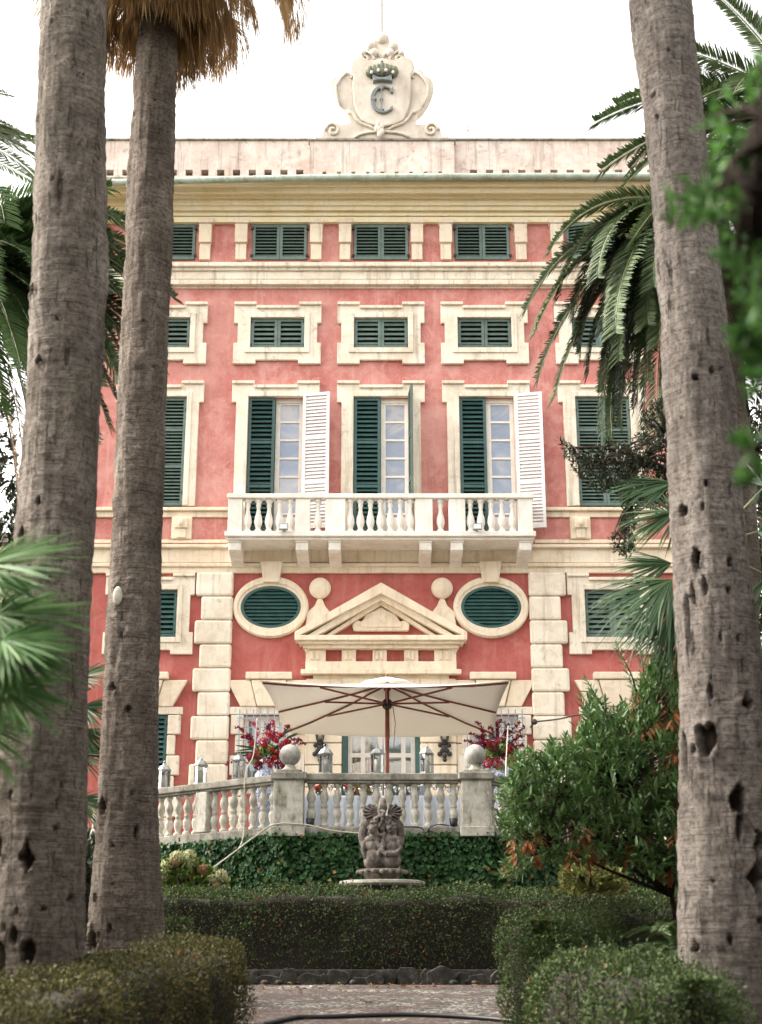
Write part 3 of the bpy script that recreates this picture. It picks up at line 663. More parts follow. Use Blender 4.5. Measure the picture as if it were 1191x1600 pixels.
mb.build('curtain', M['amber'], door); mb = MB(); mb.box(.02, hwd-.08, y+.2, y+.21, zd, ztp); mb.build('blind', M['net'], door); backing(-hwd, hwd, zd, ztp, y+.24, door)  # amber folds added to imitate warm interior light in the door panes
# iron wall sconces belong to the wall
for s, px in ((-1, 500), (1, 695)):
    x = xf(px, 1170, D-.2); sc_ = MB(); y = D-.22
    for a, b_, r in ((0,-.02,.07),(-.09,-.08,.05),(.09,-.08,.05),(0,-.16,.07),(-.10,-.26,.055),(.10,-.26,.055),(0,-.3,.05),(0,-.38,.045),(-.05,-.2,.05),(.05,-.2,.05)):
        sc_.ball((x+a, y+.03, zf(1158,y)+b_), r, .035, r, 8, 6)
    sc_.bar((x, y, zf(1160,y)), (x, D-.1, zf(1160,y)), .03, .03); o = sc_.build('wall_sconce', M['iron'], villa)
    mb = MB(); zb = zf(1157,y); 
    for k in range(6): a = k*math.pi/3; mb.bar((x+.07*math.cos(a),y+.07*math.sin(a),zb),(x+.12*math.cos(a),y+.12*math.sin(a),zb+.32),.012,.012)
    mb.lathe([(.14,0),(.13,.03),(.03,.14),(.0,.18)], (x,y,zb+.32), 6); mb.build('lantern_cage', M['iron'], o)
    mb = MB(); mb.lathe([(.065,0),(.112,.31)], (x,y,zb), 6); mb.build('lantern_glass', M['lglass'], o)

# -- balcony
by = D-.85; bz1, bz0 = zf(773, by), zf(832, by); X0, X1 = xf(357,800,by), xf(832,800,by)
mb = MB(); mb.box(X0-.05, X1+.05, by-.12, D-.001, zf(840,by), bz0); mb.box(X0, X1, by-.05, D-.002, zf(840,by)-.06, zf(840,by)-.001)
balc = mb.build('balcony', M['white_stone'], villa, bevel=.015)
mb = MB(); mb.box(X0-.03, X1+.03, by-.10, by+.16, bz1-.10, bz1); mb.box(X0-.03, X0+.22, by+.161, D-.01, bz1-.10, bz1); mb.box(X1-.22, X1+.03, by+.161, D-.01, bz1-.10, bz1); mb.build('handrail', M['white_stone'], balc, bevel=.015)
piers = [(357,379),(462,485),(509,540),(649,676),(701,727),(809,832)]
for a, b_ in piers: mb = MB(); mb.box(xf(a,800,by), xf(b_,800,by), by-.06, by+.13, bz0+.001, bz1-.101); mb.build('pier', M['white_stone'], balc, bevel=.01)
BP = [(.072,0),(.072,.05),(.045,.07),(.055,.10),(.085,.19),(.075,.28),(.045,.38),(.036,.46),(.045,.50),(.055,.52),(.045,.54),(.05,.57),(.072,.59),(.072,.64)]
def baluster(name, prof, m, c, par, n=14, hscale=1.0, rs=1.0):
    key = (name, round(hscale, 3), round(rs, 3), m.name)
    if key not in baluster.cache:
        mb = MB(); mb.lathe([(r*rs, z*hscale) for r, z in prof], n=n); me = bpy.data.meshes.new(name); me.from_pydata(mb.v, [], mb.f)
        me.polygons.foreach_set('use_smooth', [len(p.vertices) == 4 for p in me.polygons]); me.materials.append(m); baluster.cache[key] = me
    o = bpy.data.objects.new(name, baluster.cache[key]); C.objects.link(o); o.parent = par; o.location = Vector(c)-loc_of(par); return o
baluster.cache = {}
bh = (bz1-.101-bz0-.001)/.64
groups = [(379,462,5),(485,509,1),(540,649,7),(676,701,1),(727,809,5)]
for a, b_, n in groups:
    for k in range(n): baluster('baluster', BP, M['white_stone'], (xf(a+(b_-a)*(k+.5)/n,800,by), by+.03, bz0+.001), balc, hscale=bh, rs=1.05)
for x in (X0+.1, X1-.1):
    for k in range(3): baluster('baluster', BP, M['white_stone'], (x, by+.32+k*.27, bz0+.001), balc, hscale=bh, rs=1.05)
for px in (367, 472, 523, 665, 714, 821):
    x = xf(px, 845, by); w_ = .13; zT = zf(840,by)-.061; mb = MB()
    pr = [(by+.02,zT),(by+.02,zT-.20),(by+.10,zT-.25),(by+.30,zT-.27),(by+.55,zT-.30),(D-.06,zT-.40),(D-.001,zT-.40),(D-.001,zT)]
    n = len(pr); mb.add([(x-w_,a,b_) for a, b_ in pr]+[(x+w_,a,b_) for a, b_ in pr], [tuple(range(n)), tuple(range(2*n-1,n-1,-1))]+[(i,i+n,(i+1) % n+n,(i+1) % n) for i in range(n)])
    mb.box(x-w_-.02, x+w_+.02, by-.01, by+.4, zT-.04, zT-.0005); mb.build('bracket', M['white_stone'], balc, bevel=.015)
for px, w_ in ((443, 'left'), (746, 'right')):
    p = at(px, 822, by-.22); t_ = thing('floodlight', 'small grey floodlight on the balcony in front of the %s group of balusters' % w_, 'floodlight', p, 'balcony floodlights')
    mb = MB(); mb.box(p.x-.10, p.x+.10, by-.24, by-.17, p.z-.08, p.z+.06); mb.build('housing', M['metal'], t_, bevel=.01)
    mb = MB(); mb.box(p.x-.08, p.x+.08, by-.245, by-.2405, p.z-.06, p.z+.04); mb.build('lens', M['net'], t_)
    mb = MB(); mb.bar((p.x,by-.17,p.z-.03),(p.x,by-.08,p.z-.10),.03,.03); mb.build('arm', M['metal'], t_)

# ============================================================ THE GROUND
def mosaic():
    m, t, b = nodes('pebble mosaic path')
    cell = tex(t, 24, kind='cell'); dist = tex(t, 24, kind='edge')
    patt = ramp(t, tex(t, .9, 3, stretch=(.6,1.3,1), dist=1.2), [(.46, 0.0), (.52, 1.0)])
    white = ramp(t, mth(t, 'ADD', cell, 0), [(.25, (.035,.03,.027)), (.5, (.15,.14,.12)), (.85, (.46,.43,.385))])
    redd = ramp(t, mth(t, 'ADD', cell, 0), [(.2, (.04,.028,.026)), (.5, (.10,.065,.057)), (.8, (.19,.135,.12))])
    c = mix(t, patt, white, redd); c = mix(t, ramp(t, dist, [(.02, .85), (.10, 0.0)]), c, (.05,.042,.035))
    c = mix(t, ramp(t, tex(t, 2.6, 6, off=(4,4,4)), [(.46, 0.0), (.62, .8)]), c, (.05,.036,.028))
    t.links.new(c, b.inputs['Base Color']); b.inputs['Roughness'].default_value = .8
    bump(t, b, ramp(t, dist, [(0, 0.0), (.2, 1.0)]), .8, .012); return m
M['mosaic'] = mosaic(); M['soil'] = stone('leaf strewn soil', [(.03,.022,.016),(.065,.048,.034),(.11,.08,.05)], 6, (.03,.025,.018), .5, 1)
def sheet(name, m, x0, x1, y0, y1, off, nx=2, ny=60):
    V = []; Fs = []
    for j in range(ny+1):
        y = y0+(y1-y0)*j/ny
        for i in range(nx+1): V.append((x0+(x1-x0)*i/nx, y, ground(y)+off))
    for j in range(ny):
        for i in range(nx): a = j*(nx+1)+i; Fs.append((a, a+1, a+nx+2, a+nx+1))
    me = bpy.data.meshes.new(name); me.from_pydata(V, [], Fs); return tag(link(name, me, m), kind='structure')
sheet('ground', M['soil'], -400, 400, -60, 600, 0, 2, 132)
sheet('path', M['mosaic'], -2.6, 2.8, -6, 18.0, .006)

M['litter'] = leafmat('fallen leaves', [(.10,.05,.025),(.20,.10,.04),(.28,.17,.07),(.07,.04,.025),(.14,.11,.04)], .8, .1, .1)
lf = LF(); n = 1500; lx = rng.normal(0, 1, n)*2.2; ly = rng.uniform(11.5, 18.15, n); k_ = (np.abs(lx+.1) > 1.0+rng.random(n)*.8) | (ly > 17.4) | (rng.random(n) < .08); lx, ly = lx[k_], ly[k_]; n = len(lx)
lf.add(np.stack([lx, ly, .062*ly+.016], 1), unit(rng.normal(size=(n,3))*np.array([1,1,.12])), unit(np.array([0,0,1.])+rng.normal(size=(n,3))*.25), rng.uniform(.03,.08,n), rng.uniform(.018,.035,n))
tag(lf.build('leaf_litter', M['litter'], None, long=True), 'dry leaves fallen along the edges of the pebble path', 'fallen leaves', kind='stuff')
# ============================================================ TERRACE, RETAINING WALL, IVY
TY = 21.5
hxp = lambda px: xf(px, 1250, TY)
pl, pr_ = hxp(452), hxp(744)
ratio = (23.5-21.5)/(3.62-1.62)
plan = [(-5.1, 28.98), (-5.1, TY+3.48), (pl, TY), (pr_, TY), (5.1, TY+3.57), (5.1, 28.98)]
z_b = zf(1302, TY-.1); z_pl = zf(1292, TY-.1); z_r0 = zf(1219, TY-.12); z_r1 = zf(1208, TY-.12)
TF = z_pl-.08
def plan_mesh(name, m, pts, z0, z1, parent=None, kind=None):
    n = len(pts); V = [(x,y,z0) for x,y in pts]+[(x,y,z1) for x,y in pts]
    mb = MB(); mb.add(V, [tuple(range(n)), tuple(range(2*n-1,n-1,-1))]+[(i,i+n,(i+1) % n+n,(i+1) % n) for i in range(n)]); return mb.build(name, m, parent)
ins = lambda d: [(-5.1+d,28.97),(-5.1+d,TY+3.48+d*.4),(pl+d*.4,TY+d),(pr_-d*.4,TY+d),(5.1-d,TY+3.57+d*.4),(5.1-d,28.97)]
tag(plan_mesh('terrace', M['stone_dark'], ins(.02), TF-.15, TF), kind='structure')
rw = plan_mesh('retaining_wall', M['kerb'], ins(.12), ground(22)-.6, TF-.151); tag(rw, 'ivy covered stone retaining wall under the terrace', 'wall')
bal = thing('balustrade', 'weathered marble balustrade with ball topped piers around the terrace', 'balustrade', (0, TY, TF))
ZP1 = z_r1+.03
BQ = [(.085,0),(.085,.05),(.06,.065),(.05,.09),(.075,.15),(.088,.22),(.075,.28),(.05,.315),(.062,.33),(.066,.35),(.062,.37),(.05,.385),(.055,.42),(.082,.48),(.082,.54),(.05,.62),(.043,.67),(.06,.69),(.072,.71),(.075,.745)]
# the lower bulb carries a band ring in the middle
segs = []
def run(p, q, n, gap0=.24, gap1=.24, piers=()):
    p = Vector((*p, 0)); q = Vector((*q, 0)); d = (q-p); L = d.length; d.normalize(); nr = Vector((-d.y, d.x, 0))
    mb = MB(); mb.obox(((p+q)/2).xy.to_3d()+Vector((0,0,(z_r0+z_r1)/2)), d*(L/2-.26), nr*.13, Vector((0,0,(z_r1-z_r0)/2))); mb.obox(((p+q)/2).xy.to_3d()+Vector((0,0,z_r0-.02)), d*(L/2-.26), nr*.10, Vector((0,0,.019))); mb.build('handrail', M['stone_dark'], bal, bevel=.015)
    mb = MB(); mb.obox(((p+q)/2).xy.to_3d()+Vector((0,0,(z_b+z_pl)/2-.03)), d*(L/2+.05), nr*.17, Vector((0,0,(z_pl-z_b)/2+.03))); mb.build('plinth', M['stone_dark'], bal, bevel=.015)
    h = (z_r0-.04-z_pl)/.745
    for k in range(n):
        c = p+d*(gap0+(L-gap0-gap1)*(k+.5)/n)
        if any(abs((c-p).length-x) < .2 for x in piers): continue
        o = baluster('baluster', BQ, M['stone'], (c.x, c.y, z_pl+.0005), bal, n=14, hscale=h, rs=.80); o.rotation_euler.z = random.random()*6
        o.rotation_euler.x = random.uniform(-.012,.012); o.scale = (random.uniform(.95,1.05),)*2+(1,)
    for x in piers:
        c = p+d*x; mb = MB(); mb.obox(Vector((c.x,c.y,(z_pl+z_r0)/2-.01)), d*.14, nr*.12, Vector((0,0,(z_r0-z_pl)/2-.03))); mb.build('pier', M['stone'], bal, bevel=.015)
run(plan[2], plan[3], 12)
run(plan[2], plan[1], 20, piers=(1.95, 3.9))
run(plan[3], plan[4], 20, piers=(1.95, 3.9))
run(plan[1], plan[0], 15, piers=(2,)); run(plan[4], plan[5], 15, piers=(2,))
for x in (pl, pr_):
    mb = MB(); mb.box(x-.225, x+.225, TY-.2, TY+.22, z_pl+.001, z_r0-.02); mb.box(x-.255,x+.255,TY-.23,TY+.25,z_b-.05,z_pl); mb.box(x-.24, x+.24, TY-.215, TY+.235, z_r0-.019, z_r0); p_ = mb.build('pier', M['stone'], bal, bevel=.012)
    mb = MB(); mb.box(x-.275, x+.275, TY-.25, TY+.27, z_r0+.001, z_r1+.01); mb.box(x-.20, x+.20, TY-.18, TY+.2, z_r1+.011, z_r1+.05); mb.build('pier_cap', M['stone_dark'], p_, bevel=.02)
    mb = MB(); mb.lathe([(.16,0),(.10,.03),(.07,.07),(.075,.10)], (x, TY, z_r1+.05), 20); mb.build('ball_neck', M['stone'], p_, smooth=True)
    mb = MB(); mb.ball((x, TY, z_r1+.05+.08+.155), .165, n=32, m=20); mb.build('ball_finial', M['ball'] if 'ball' in M else M['stone'], p_, smooth=True)

M['ivy'] = leafmat('ivy leaves', [(.012,.045,.016),(.022,.075,.026),(.035,.105,.035),(.055,.14,.04),(.03,.08,.03),(.016,.055,.02),(.05,.10,.03)], .5, .15, .25)
M['ivyr'] = leafmat('autumn ivy leaves', [(.28,.10,.03),(.34,.20,.04),(.20,.06,.03)], .5, .2)
def wall_leaves(p, q, z0, z1, dens, lf, size=(.05,.10), out=.10):
    p = np.array(p); q = np.array(q); L = np.linalg.norm(q-p); d = (q-p)/L; nr = np.array([d[1], -d[0]])
    n = int(L*(z1-z0)*dens); u = -.16+rng.random(n)*(L+.32); z = z0+rng.random(n)*(z1-z0); 
    relief = vnoise(np.stack([u*2.2, z*2.2, z*0+3], 1))*.10+vnoise(np.stack([u*6, z*6, z*0+9], 1))*.06
    off = out+relief-rng.random(n)**2*.08
    P_ = np.stack([p[0]+d[0]*u+nr[0]*off, p[1]+d[1]*u+nr[1]*off, z], 1)
    N = unit(np.array([nr[0], nr[1], .45])+rng.normal(size=(n,3))*.35); Dn = unit(np.array([0,0,-1.])+rng.normal(size=(n,3))*.6)
    s_ = rng.uniform(*size, n); lf.add(P_, Dn, N, s_, s_*.95)
g0 = ground(20)
lf = LF(); lr = LF()
for a, b_ in ((plan[1], plan[2]), (plan[2], plan[3]), (plan[3], plan[4])):
    wall_leaves(a, b_, g0, z_b+.0, 1500, lf); wall_leaves(a, b_, g0, z_b, 9, lr, (.05,.08), .17)
wall_leaves(plan[0], plan[1], g0, z_b, 500, lf); wall_leaves(plan[4], plan[5], g0, z_b, 500, lf)
wall_leaves((pl-.2,TY), (pr_+.2,TY), z_b-.04, z_b+.03, 900, lf, (.04,.07), .14)
ivy = lf.build('ivy', M['ivy']); tag(ivy, 'dark green ivy covering the wall under the terrace', 'ivy', kind='stuff')
o = lr.build('autumn_leaves', M['ivyr'], ivy)
fl = rw
# ============================================================ THINGS ON THE TERRACE
def table_cloth():
    y0, y1, x0, x1 = 22.5, 23.6, xf(462,1250,22.5), xf(736,1250,22.5); zt_ = zf(1243, 22.5)
    t_ = thing('banquet_table', 'long banquet table behind the balustrade hidden under a white cloth', 'table', ((x0+x1)/2, (y0+y1)/2, TF))
    mb = MB(); mb.box(x0+.05, x1-.05, y0+.05, y1-.05, zt_-.05, zt_-.01); mb.build('tabletop', M['wood'], t_)
    for a in (x0+.1, x1-.1):
        for b_ in (y0+.1, y1-.1): mb = MB(); mb.box(a-.03, a+.03, b_-.03, b_+.03, TF, zt_-.051); mb.build('leg', M['wood'], t_)
    n = 160; V = []; Fs = []
    per = [];  
    for i in range(n):
        u = i/n*4; s_ = int(u); f = u-s_
        c = [(x0,y0),(x1,y0),(x1,y1),(x0,y1),(x0,y0)]; a, b_ = c[s_], c[s_+1]; per.append((a[0]+(b_[0]-a[0])*f, a[1]+(b_[1]-a[1])*f, [(0,-1),(1,0),(0,1),(-1,0)][s_]))
    for z, k in ((zt_, 0), (zt_-.03, .3), (zt_-.3, .8), (TF+.03, 1.3)):
        for i, (x, y, nn) in enumerate(per): w_ = (math.sin(i*1.9)*.022+math.sin(i*.7)*.03)*k+.02*k; V.append((x+nn[0]*w_, y+nn[1]*w_, z))
    for r in range(3):
        for i in range(n): Fs.append((r*n+i, (r+1)*n+i, (r+1)*n+(i+1) % n, r*n+(i+1) % n))
    Fs.append(tuple(range(n))); me = bpy.data.meshes.new('tablecloth'); me.from_pydata(V, [], Fs)
    o = link('tablecloth', me, M['cloth']); o.location = (0,0,0); tag(o, 'bluish white cloth hanging to the floor over the banquet table', 'tablecloth'); return y0, x0, x1, zt_
ty0, tx0, tx1, TZ = table_cloth()
def glass_proto():
    g = thing('wine_glass', 'stemmed wine glass standing on the white cloth of the banquet table', 'wine glass', (0,0,0), 'wine glasses set out on the banquet table')
    mb = MB(); mb.lathe([(.03,.001),(.005,.006),(.004,.08),(.025,.10),(.036,.13),(.034,.18),(.031,.18),(.033,.13),(.02,.105),(.001,.095)], n=12); mb.build('glass', M['lglass'], g, smooth=True); return g
g0_ = glass_proto(); first = True
for k in range(22):
    x = tx0+.15+(tx1-tx0-.3)*(k+.5)/22+random.uniform(-.03,.03); y = ty0+.12+random.random()*.5
    o = g0_ if first else copy_tree(g0_); first = False; o.location = (x, y, TZ+.002)
b_ = thing('ice_bucket', 'dark metal wine bucket on the banquet table near its right end', 'ice bucket', (xf(662,1240,22.9), 22.9, TZ+.002))
mb = MB(); x = b_.location.x; mb.lathe([(.07,0),(.10,.18),(.105,.19),(.095,.19),(.065,.01),(.0,.01)], (x,22.9,TZ+.002), 20); mb.build('bucket', M['metal'], b_, smooth=True)
mb = MB(); mb.lathe([(.035,.05),(.035,.2),(.013,.26),(.013,.32)], (x+.02,22.9,TZ+.002), 12); mb.build('bottle', M['dgreen'], b_, smooth=True)
# red table flowers
M['redf'] = leafmat('red petals', [(.42,.012,.02),(.58,.03,.03),(.48,.02,.04)], .6, .2, .2)
M['pinkf'] = leafmat('deep pink petals', [(.32,.012,.04),(.45,.03,.075),(.58,.09,.14),(.38,.02,.06)], .6, .2, .2)
M['magf'] = leafmat('magenta petals', [(.13,.006,.022),(.22,.012,.04),(.32,.03,.07)], .6, .2, .2)
M['limef'] = leafmat('lime green florets', [(.24,.32,.08),(.34,.42,.13),(.42,.48,.2)], .6, .2, .2)
M['bleaf'] = leafmat('bouquet leaves', [(.02,.06,.02),(.035,.10,.03),(.06,.13,.04)], .4, .2)
def bloom(c, r, n, petal, lf, squash=.9):
    d = rdir(n); Pp = np.array(c)+d*np.array([1,1,squash])*r*rng.uniform(.8,1.0,(n,1)); lf.add(Pp, unit(np.cross(d, rdir(n))), d, petal, petal*.9)
for px, k in ((500, 'left'), (545, 'middle')):
    p = Vector((xf(px,1236,22.8), 22.8, TZ+.002)); t_ = thing('table_flowers', 'small glass of red flowers on the %s part of the banquet table' % k, 'flowers', p, 'red flowers on the banquet table')
    mb = MB(); mb.lathe([(.035,0),(.045,.10),(.04,.10),(.03,.01),(0,.01)], p, 12); mb.build('glass', M['lglass'], t_, smooth=True)
    lf = LF(); 
    for q in range(5): bloom(p+Vector((random.uniform(-.07,.07),random.uniform(-.05,.05),.13+random.uniform(0,.05))), .035, 40, .03, lf)
    lf.build('bloom', M['redf'], t_); lf = LF(); bloom(p+Vector((0,0,.1)), .07, 40, .05, lf); lf.build('foliage', M['bleaf'], t_)
# lanterns on the handrail
def lantern_proto():
    o = thing('candle_lantern', 'x', 'lantern', (0,0,0), 'candle lanterns standing along the terrace handrail')
    mb = MB(); mb.lathe([(.105,0),(.105,.02),(.09,.025)], n=6)
    for k in range(6): a = k*math.pi/3; mb.bar((.094*math.cos(a),.094*math.sin(a),.02),(.094*math.cos(a),.094*math.sin(a),.27),.010,.010)
    mb.lathe([(.11,.27),(.112,.285),(.10,.29)], n=6); mb.lathe([(.105,.29),(.06,.35),(.03,.36),(.028,.385),(.0,.39)], n=6); mb.tube([(.03*math.cos(a),0,.40+.03*math.sin(a)) for a in np.linspace(0, 2*math.pi, 12)], .004, 5); mb.build('lantern_frame', M['metal'], o)
    mb = MB()
    for k in range(6):
        a = k*math.pi/3; b_ = a+math.pi/3; mb.add([(.09*math.cos(a),.09*math.sin(a),.022),(.09*math.cos(b_),.09*math.sin(b_),.022),(.09*math.cos(b_),.09*math.sin(b_),.268),(.09*math.cos(a),.09*math.sin(a),.268)],[(0,1,2,3)])
    mb.build('lantern_glass', M['lglass'], o); mb = MB(); mb.lathe([(.045,.022),(.045,.20),(.04,.205),(0,.203)], n=16); mb.build('candle', M['candle'], o, smooth=True); return o
lp = lantern_proto(); first = True
p2d = [Vector(p) for p in plan]
def on_diag(px, side):
    a, b_ = (p2d[2], p2d[1]) if side < 0 else (p2d[3], p2d[4]); best = min(np.linspace(0,1,300), key=lambda t_: abs((a+(b_-a)*t_).x/(a+(b_-a)*t_).y - (px-595.5)/F_PX/ (CP+.2*SP))); return a+(b_-a)*best
spots = [(256,'beside the left palm trunk, leftmost of the lanterns',-1),(313,'second from the left, on the slanting rail before the pale quoins',-1),(372,'left of the pink bouquet on the slanting rail',-1),(509,'just right of the left stone ball',0),(590,'in front of the glazed door, near the umbrella pole',0),(667,'left of the right stone ball',0)]
for px, lab, side in spots:
    o = lp if first else copy_tree(lp); first = False
    if side: q = on_diag(px, side); 
    else: q = Vector((xf(px,1190,TY), TY))
    o.location = (q.x, q.y, z_r1+.001); o.rotation_euler.z = random.random()*3; o["label"] = 'glass candle lantern '+lab; o.scale = (1.08,)*3
# vases + bouquets
m, t, b = nodes('blue and white porcelain'); c = ramp(t, tex(t, 16, 4, dist=2), [(.47,(.75,.78,.82)),(.50,(.05,.10,.35)),(.56,(.12,.18,.45)),(.60,(.78,.80,.84))]); t.links.new(c, b.inputs['Base Color']); b.inputs['Roughness'].default_value = .12; M['china'] = m
for px, lab, seed in ((415, 'left', 1), (780, 'right', 2)):
    vy = 22.85; x = xf(px,1200,vy); zb = zf(1262, vy); zt_ = zf(1196, vy)
    st = thing('plant_stand', 'small white clothed pedestal behind the %s end of the front balustrade' % lab, 'pedestal', (x, vy, TF), 'pedestals for the bouquets')
    mb = MB(); mb.lathe([(.26,0),(.24,.1),(.22,zb-TF-.02),(.23,zb-TF-.001)], (x,vy,TF), 20); mb.build('draped_base', M['cloth'], st, smooth=True)
    va = thing('vase', 'blue and white porcelain vase under the %s bouquet' % lab, 'vase', (x, vy, zb), 'porcelain vases'); H = zt_-zb; mb = MB()
    mb.lathe([(.09,0),(.10,.02*H),(.155,.25*H),(.19,.55*H),(.17,.78*H),(.10,.92*H),(.12,H),(.10,H),(.08,.9*H),(.0,.85*H)], (x,vy,zb+.001), 24); mb.build('body', M['china'], va, smooth=True)
    bq = thing('bouquet', 'large bouquet of red and pink blooms with green hydrangeas in the %s vase' % lab, 'bouquet', (x, vy, zt_), 'bouquets on the terrace'); bq['group'] = 'bouquets on the terrace'
    P0 = lambda a, b_, dy=0: Vector((xf(a, b_, vy+dy), vy+dy, zf(b_, vy+dy)))
    rr = random.Random(seed)
    if seed == 1:
        hy = [(404,1178,.10,'pinkf'),(420,1192,.10,'pinkf'),(436,1186,.10,'pinkf'),(412,1160,.09,'pinkf'),(428,1150,.09,'pinkf'),(438,1196,.09,'magf'),(404,1196,.08,'magf'),(444,1165,.09,'pinkf'),(408,1176,.10,'limef'),(420,1170,.09,'limef'),(398,1188,.08,'limef'),(392,1182,.07,'pinkf')]
        ro = [(420,1148),(432,1158),(426,1172),(440,1148),(414,1166),(428,1184),(396,1162),(436,1176),(448,1158)]
        spr = [((405,1165),(368,1136)),((410,1160),(395,1130)),((425,1150),(427,1128)),((440,1160),(470,1158)),((445,1165),(478,1163)),((400,1185),(353,1195)),((400,1170),(378,1152)),((415,1150),(420,1135)),((398,1165),(385,1150)),((440,1150),(452,1135))]
    else:
        hy = [(770,1168,.10,'pinkf'),(782,1160,.10,'pinkf'),(776,1192,.10,'pinkf'),(762,1192,.09,'pinkf'),(790,1180,.09,'pinkf'),(760,1178,.10,'limef'),(770,1184,.09,'limef'),(786,1168,.09,'limef'),(796,1184,.09,'limef'),(800,1194,.08,'limef'),(782,1200,.09,'limef'),(800,1170,.09,'magf'),(752,1164,.08,'magf')]
        ro = [(795,1172),(764,1160),(806,1186)]
        spr = [((770,1165),(745,1128)),((765,1170),(735,1146)),((780,1160),(782,1125)),((790,1165),(812,1128)),((795,1175),(820,1135)),((775,1160),(765,1136)),((790,1170),(818,1150)),((765,1175),(725,1158)),((785,1165),(795,1132)),((800,1180),(818,1165)),((770,1170),(750,1150)),((785,1150),(800,1145)),((760,1165),(752,1140))]
    for a, b_, r, mm in hy: lf = LF(); bloom(P0(a,b_,rr.uniform(-.14,-.02)), r, 150, .038, lf); lf.build('hydrangea_bloom', M[mm], bq)
    for a, b_ in ro: lf = LF(); c_ = P0(a,b_,-.20); bloom(c_, .038, 50, .034, lf); bloom(c_, .02, 30, .025, lf); lf.build('rose_bloom', M['redf'], bq)
    for (a, b_), (c_, d_) in spr:
        p, q = P0(a,b_,-.05), P0(c_,d_,rr.uniform(-.15,.1)); lf = LF()
        for k in range(26): f = k/25; cc = p.lerp(q, .25+.75*f)+Vector((0,0,.04*math.sin(f*3))); lf.add([np.array(cc)+rng.normal(size=3)*.022*(1.3-f)]*3, rdir(3), rdir(3), .035, .03)
        lf.build('flower_spray', M['magf'] if rr.random() < .6 or seed == 2 else M['pinkf'], bq)
    lf = LF(); n = 220; base = np.array(P0(px, 1185, .02)); d = rdir(n); d[:,2] = np.abs(d[:,2])*.8; lf.add(base+d*rng.uniform(.05,.24,(n,1)), d, rdir(n), rng.uniform(.08,.20,n), rng.uniform(.02,.05,n))
    lf.build('foliage', M['bleaf'], bq)
    if seed == 1:
        lf = LF()
        for (a, b_), (c_, d_) in (((430,1160),(455,1133)),((445,1155),(466,1145)),((400,1175),(362,1182)),((402,1170),(366,1170)),((430,1150),(428,1140))):
            p, q = P0(a,b_,-.1), P0(c_,d_,-.15); v_ = q-p; lf.add([p]*3, np.array([v_]*3)+rng.normal(size=(3,3))*.03, (0,-1,0), v_.length*1.0, .03, .2)
        lf.build('long_leaves', M['bleaf'], bq, long=True)
# uplights on the plinth
for px, k in ((485, 'left'), (709, 'right')):
    y = TY-.1; x = xf(px, 1287, y); t_ = thing('uplight', 'small black cup shaped uplight on the plinth by the %s pier' % k, 'uplight', (x, y, z_pl), 'uplights on the balustrade plinth')
    mb = MB(); mb.lathe([(.045,0),(.055,.02),(.068,.12),(.06,.12),(.05,.05),(0,.05)], (x,y-.02,z_pl+.001), 16); mb.build('cup', M['black'], t_, smooth=True)
    mb = MB(); mb.box(x-.02,x+.02,y+.04,y+.06,z_pl+.001,z_pl+.06); mb.build('bracket', M['black'], t_)
# ============================================================ UMBRELLA
ux, uy = xf(613,1150,24.1), 24.1
um = thing('umbrella', 'large rectangular cream market umbrella with wooden pole and ribs on the terrace', 'umbrella', (ux, uy, TF))
def corner(px, py, Y): return at(px, py, Y)
c00, c10 = corner(407,1063,22.45), corner(797,1063,22.45); c01, c11 = corner(441,1143,26.0), corner(775,1145,26.0)
apex = at(613, 1056, 24.15); apex.z -= .10
N_ = 24; V = []; Fs = []
for j in range(N_+1):
    v = j/N_
    for i in range(N_+1):
        u = i/N_; p = (c00*(1-u)+c10*u)*(1-v)+(c01*(1-u)+c11*u)*v
        a, b_ = abs(2*u-1), abs(2*v-1); k = max(a, b_); mid = (c00+c10+c01+c11)/4
        lift = (apex.z-mid.z)*(1-k); q = Vector(p); q.z += lift
        e = min(a, b_)/max(k, 1e-6)
        q.z -= .10*k*(1-k)*4*.5
        edge = max(0, k-.9)/.1
        if k > .001: s_ = 1-.045*(k**2)*(1-e**2)*1.0; q.x = mid.x+(q.x-mid.x)*(s_ if a >= b_ else 1); q.y = mid.y+(q.y-mid.y)*(s_ if b_ > a else 1)
        q.z -= (.10*(1-e**2))*k**4 if b_ >= a else .05*(1-e**2)*k**4
        V.append(q)
for j in range(N_):
    for i in range(N_): a = j*(N_+1)+i; Fs.append((a, a+1, a+N_+2, a+N_+1))
me = bpy.data.meshes.new('canopy'); me.from_pydata(V, [], Fs); can = link('canopy', me, M['canvas'], um, smooth=True)
mb_ = None
so = can.modifiers.new('thickness', 'SOLIDIFY'); so.thickness = .004
mb = MB(); n = 12
def surf(u, v): i, j = u*N_, v*N_; i0, j0 = min(int(i),N_-1), min(int(j),N_-1); fi, fj = i-i0, j-j0; g = lambda a, b_: V[b_*(N_+1)+a]; return (g(i0,j0)*(1-fi)+g(i0+1,j0)*fi)*(1-fj)+(g(i0,j0+1)*(1-fi)+g(i0+1,j0+1)*fi)*fj
vc = [surf(.5+.13*math.cos(a), .5+.15*math.sin(a))+Vector((0,0,.06)) for a in np.linspace(0,2*math.pi,17)[:-1]]; top_ = surf(.5,.5)+Vector((0,0,.10))
mb.add(vc+[top_], [(i,(i+1) % 16,16) for i in range(16)]); mb.build('vent_cap', M['canvas'], can)
pk = surf(.5,.5); mb = MB(); mb.lathe([(.02,0),(.035,.02),(.02,.04),(.0,.055)], pk+Vector((0,0,.10)), 12); mb.build('finial', M['wood'], um, smooth=True)
mb = MB(); mb.tube([(pk.x,pk.y,TF),(pk.x,pk.y,pk.z)], .038, 12); mb.build('pole', M['wood'], um, smooth=True)
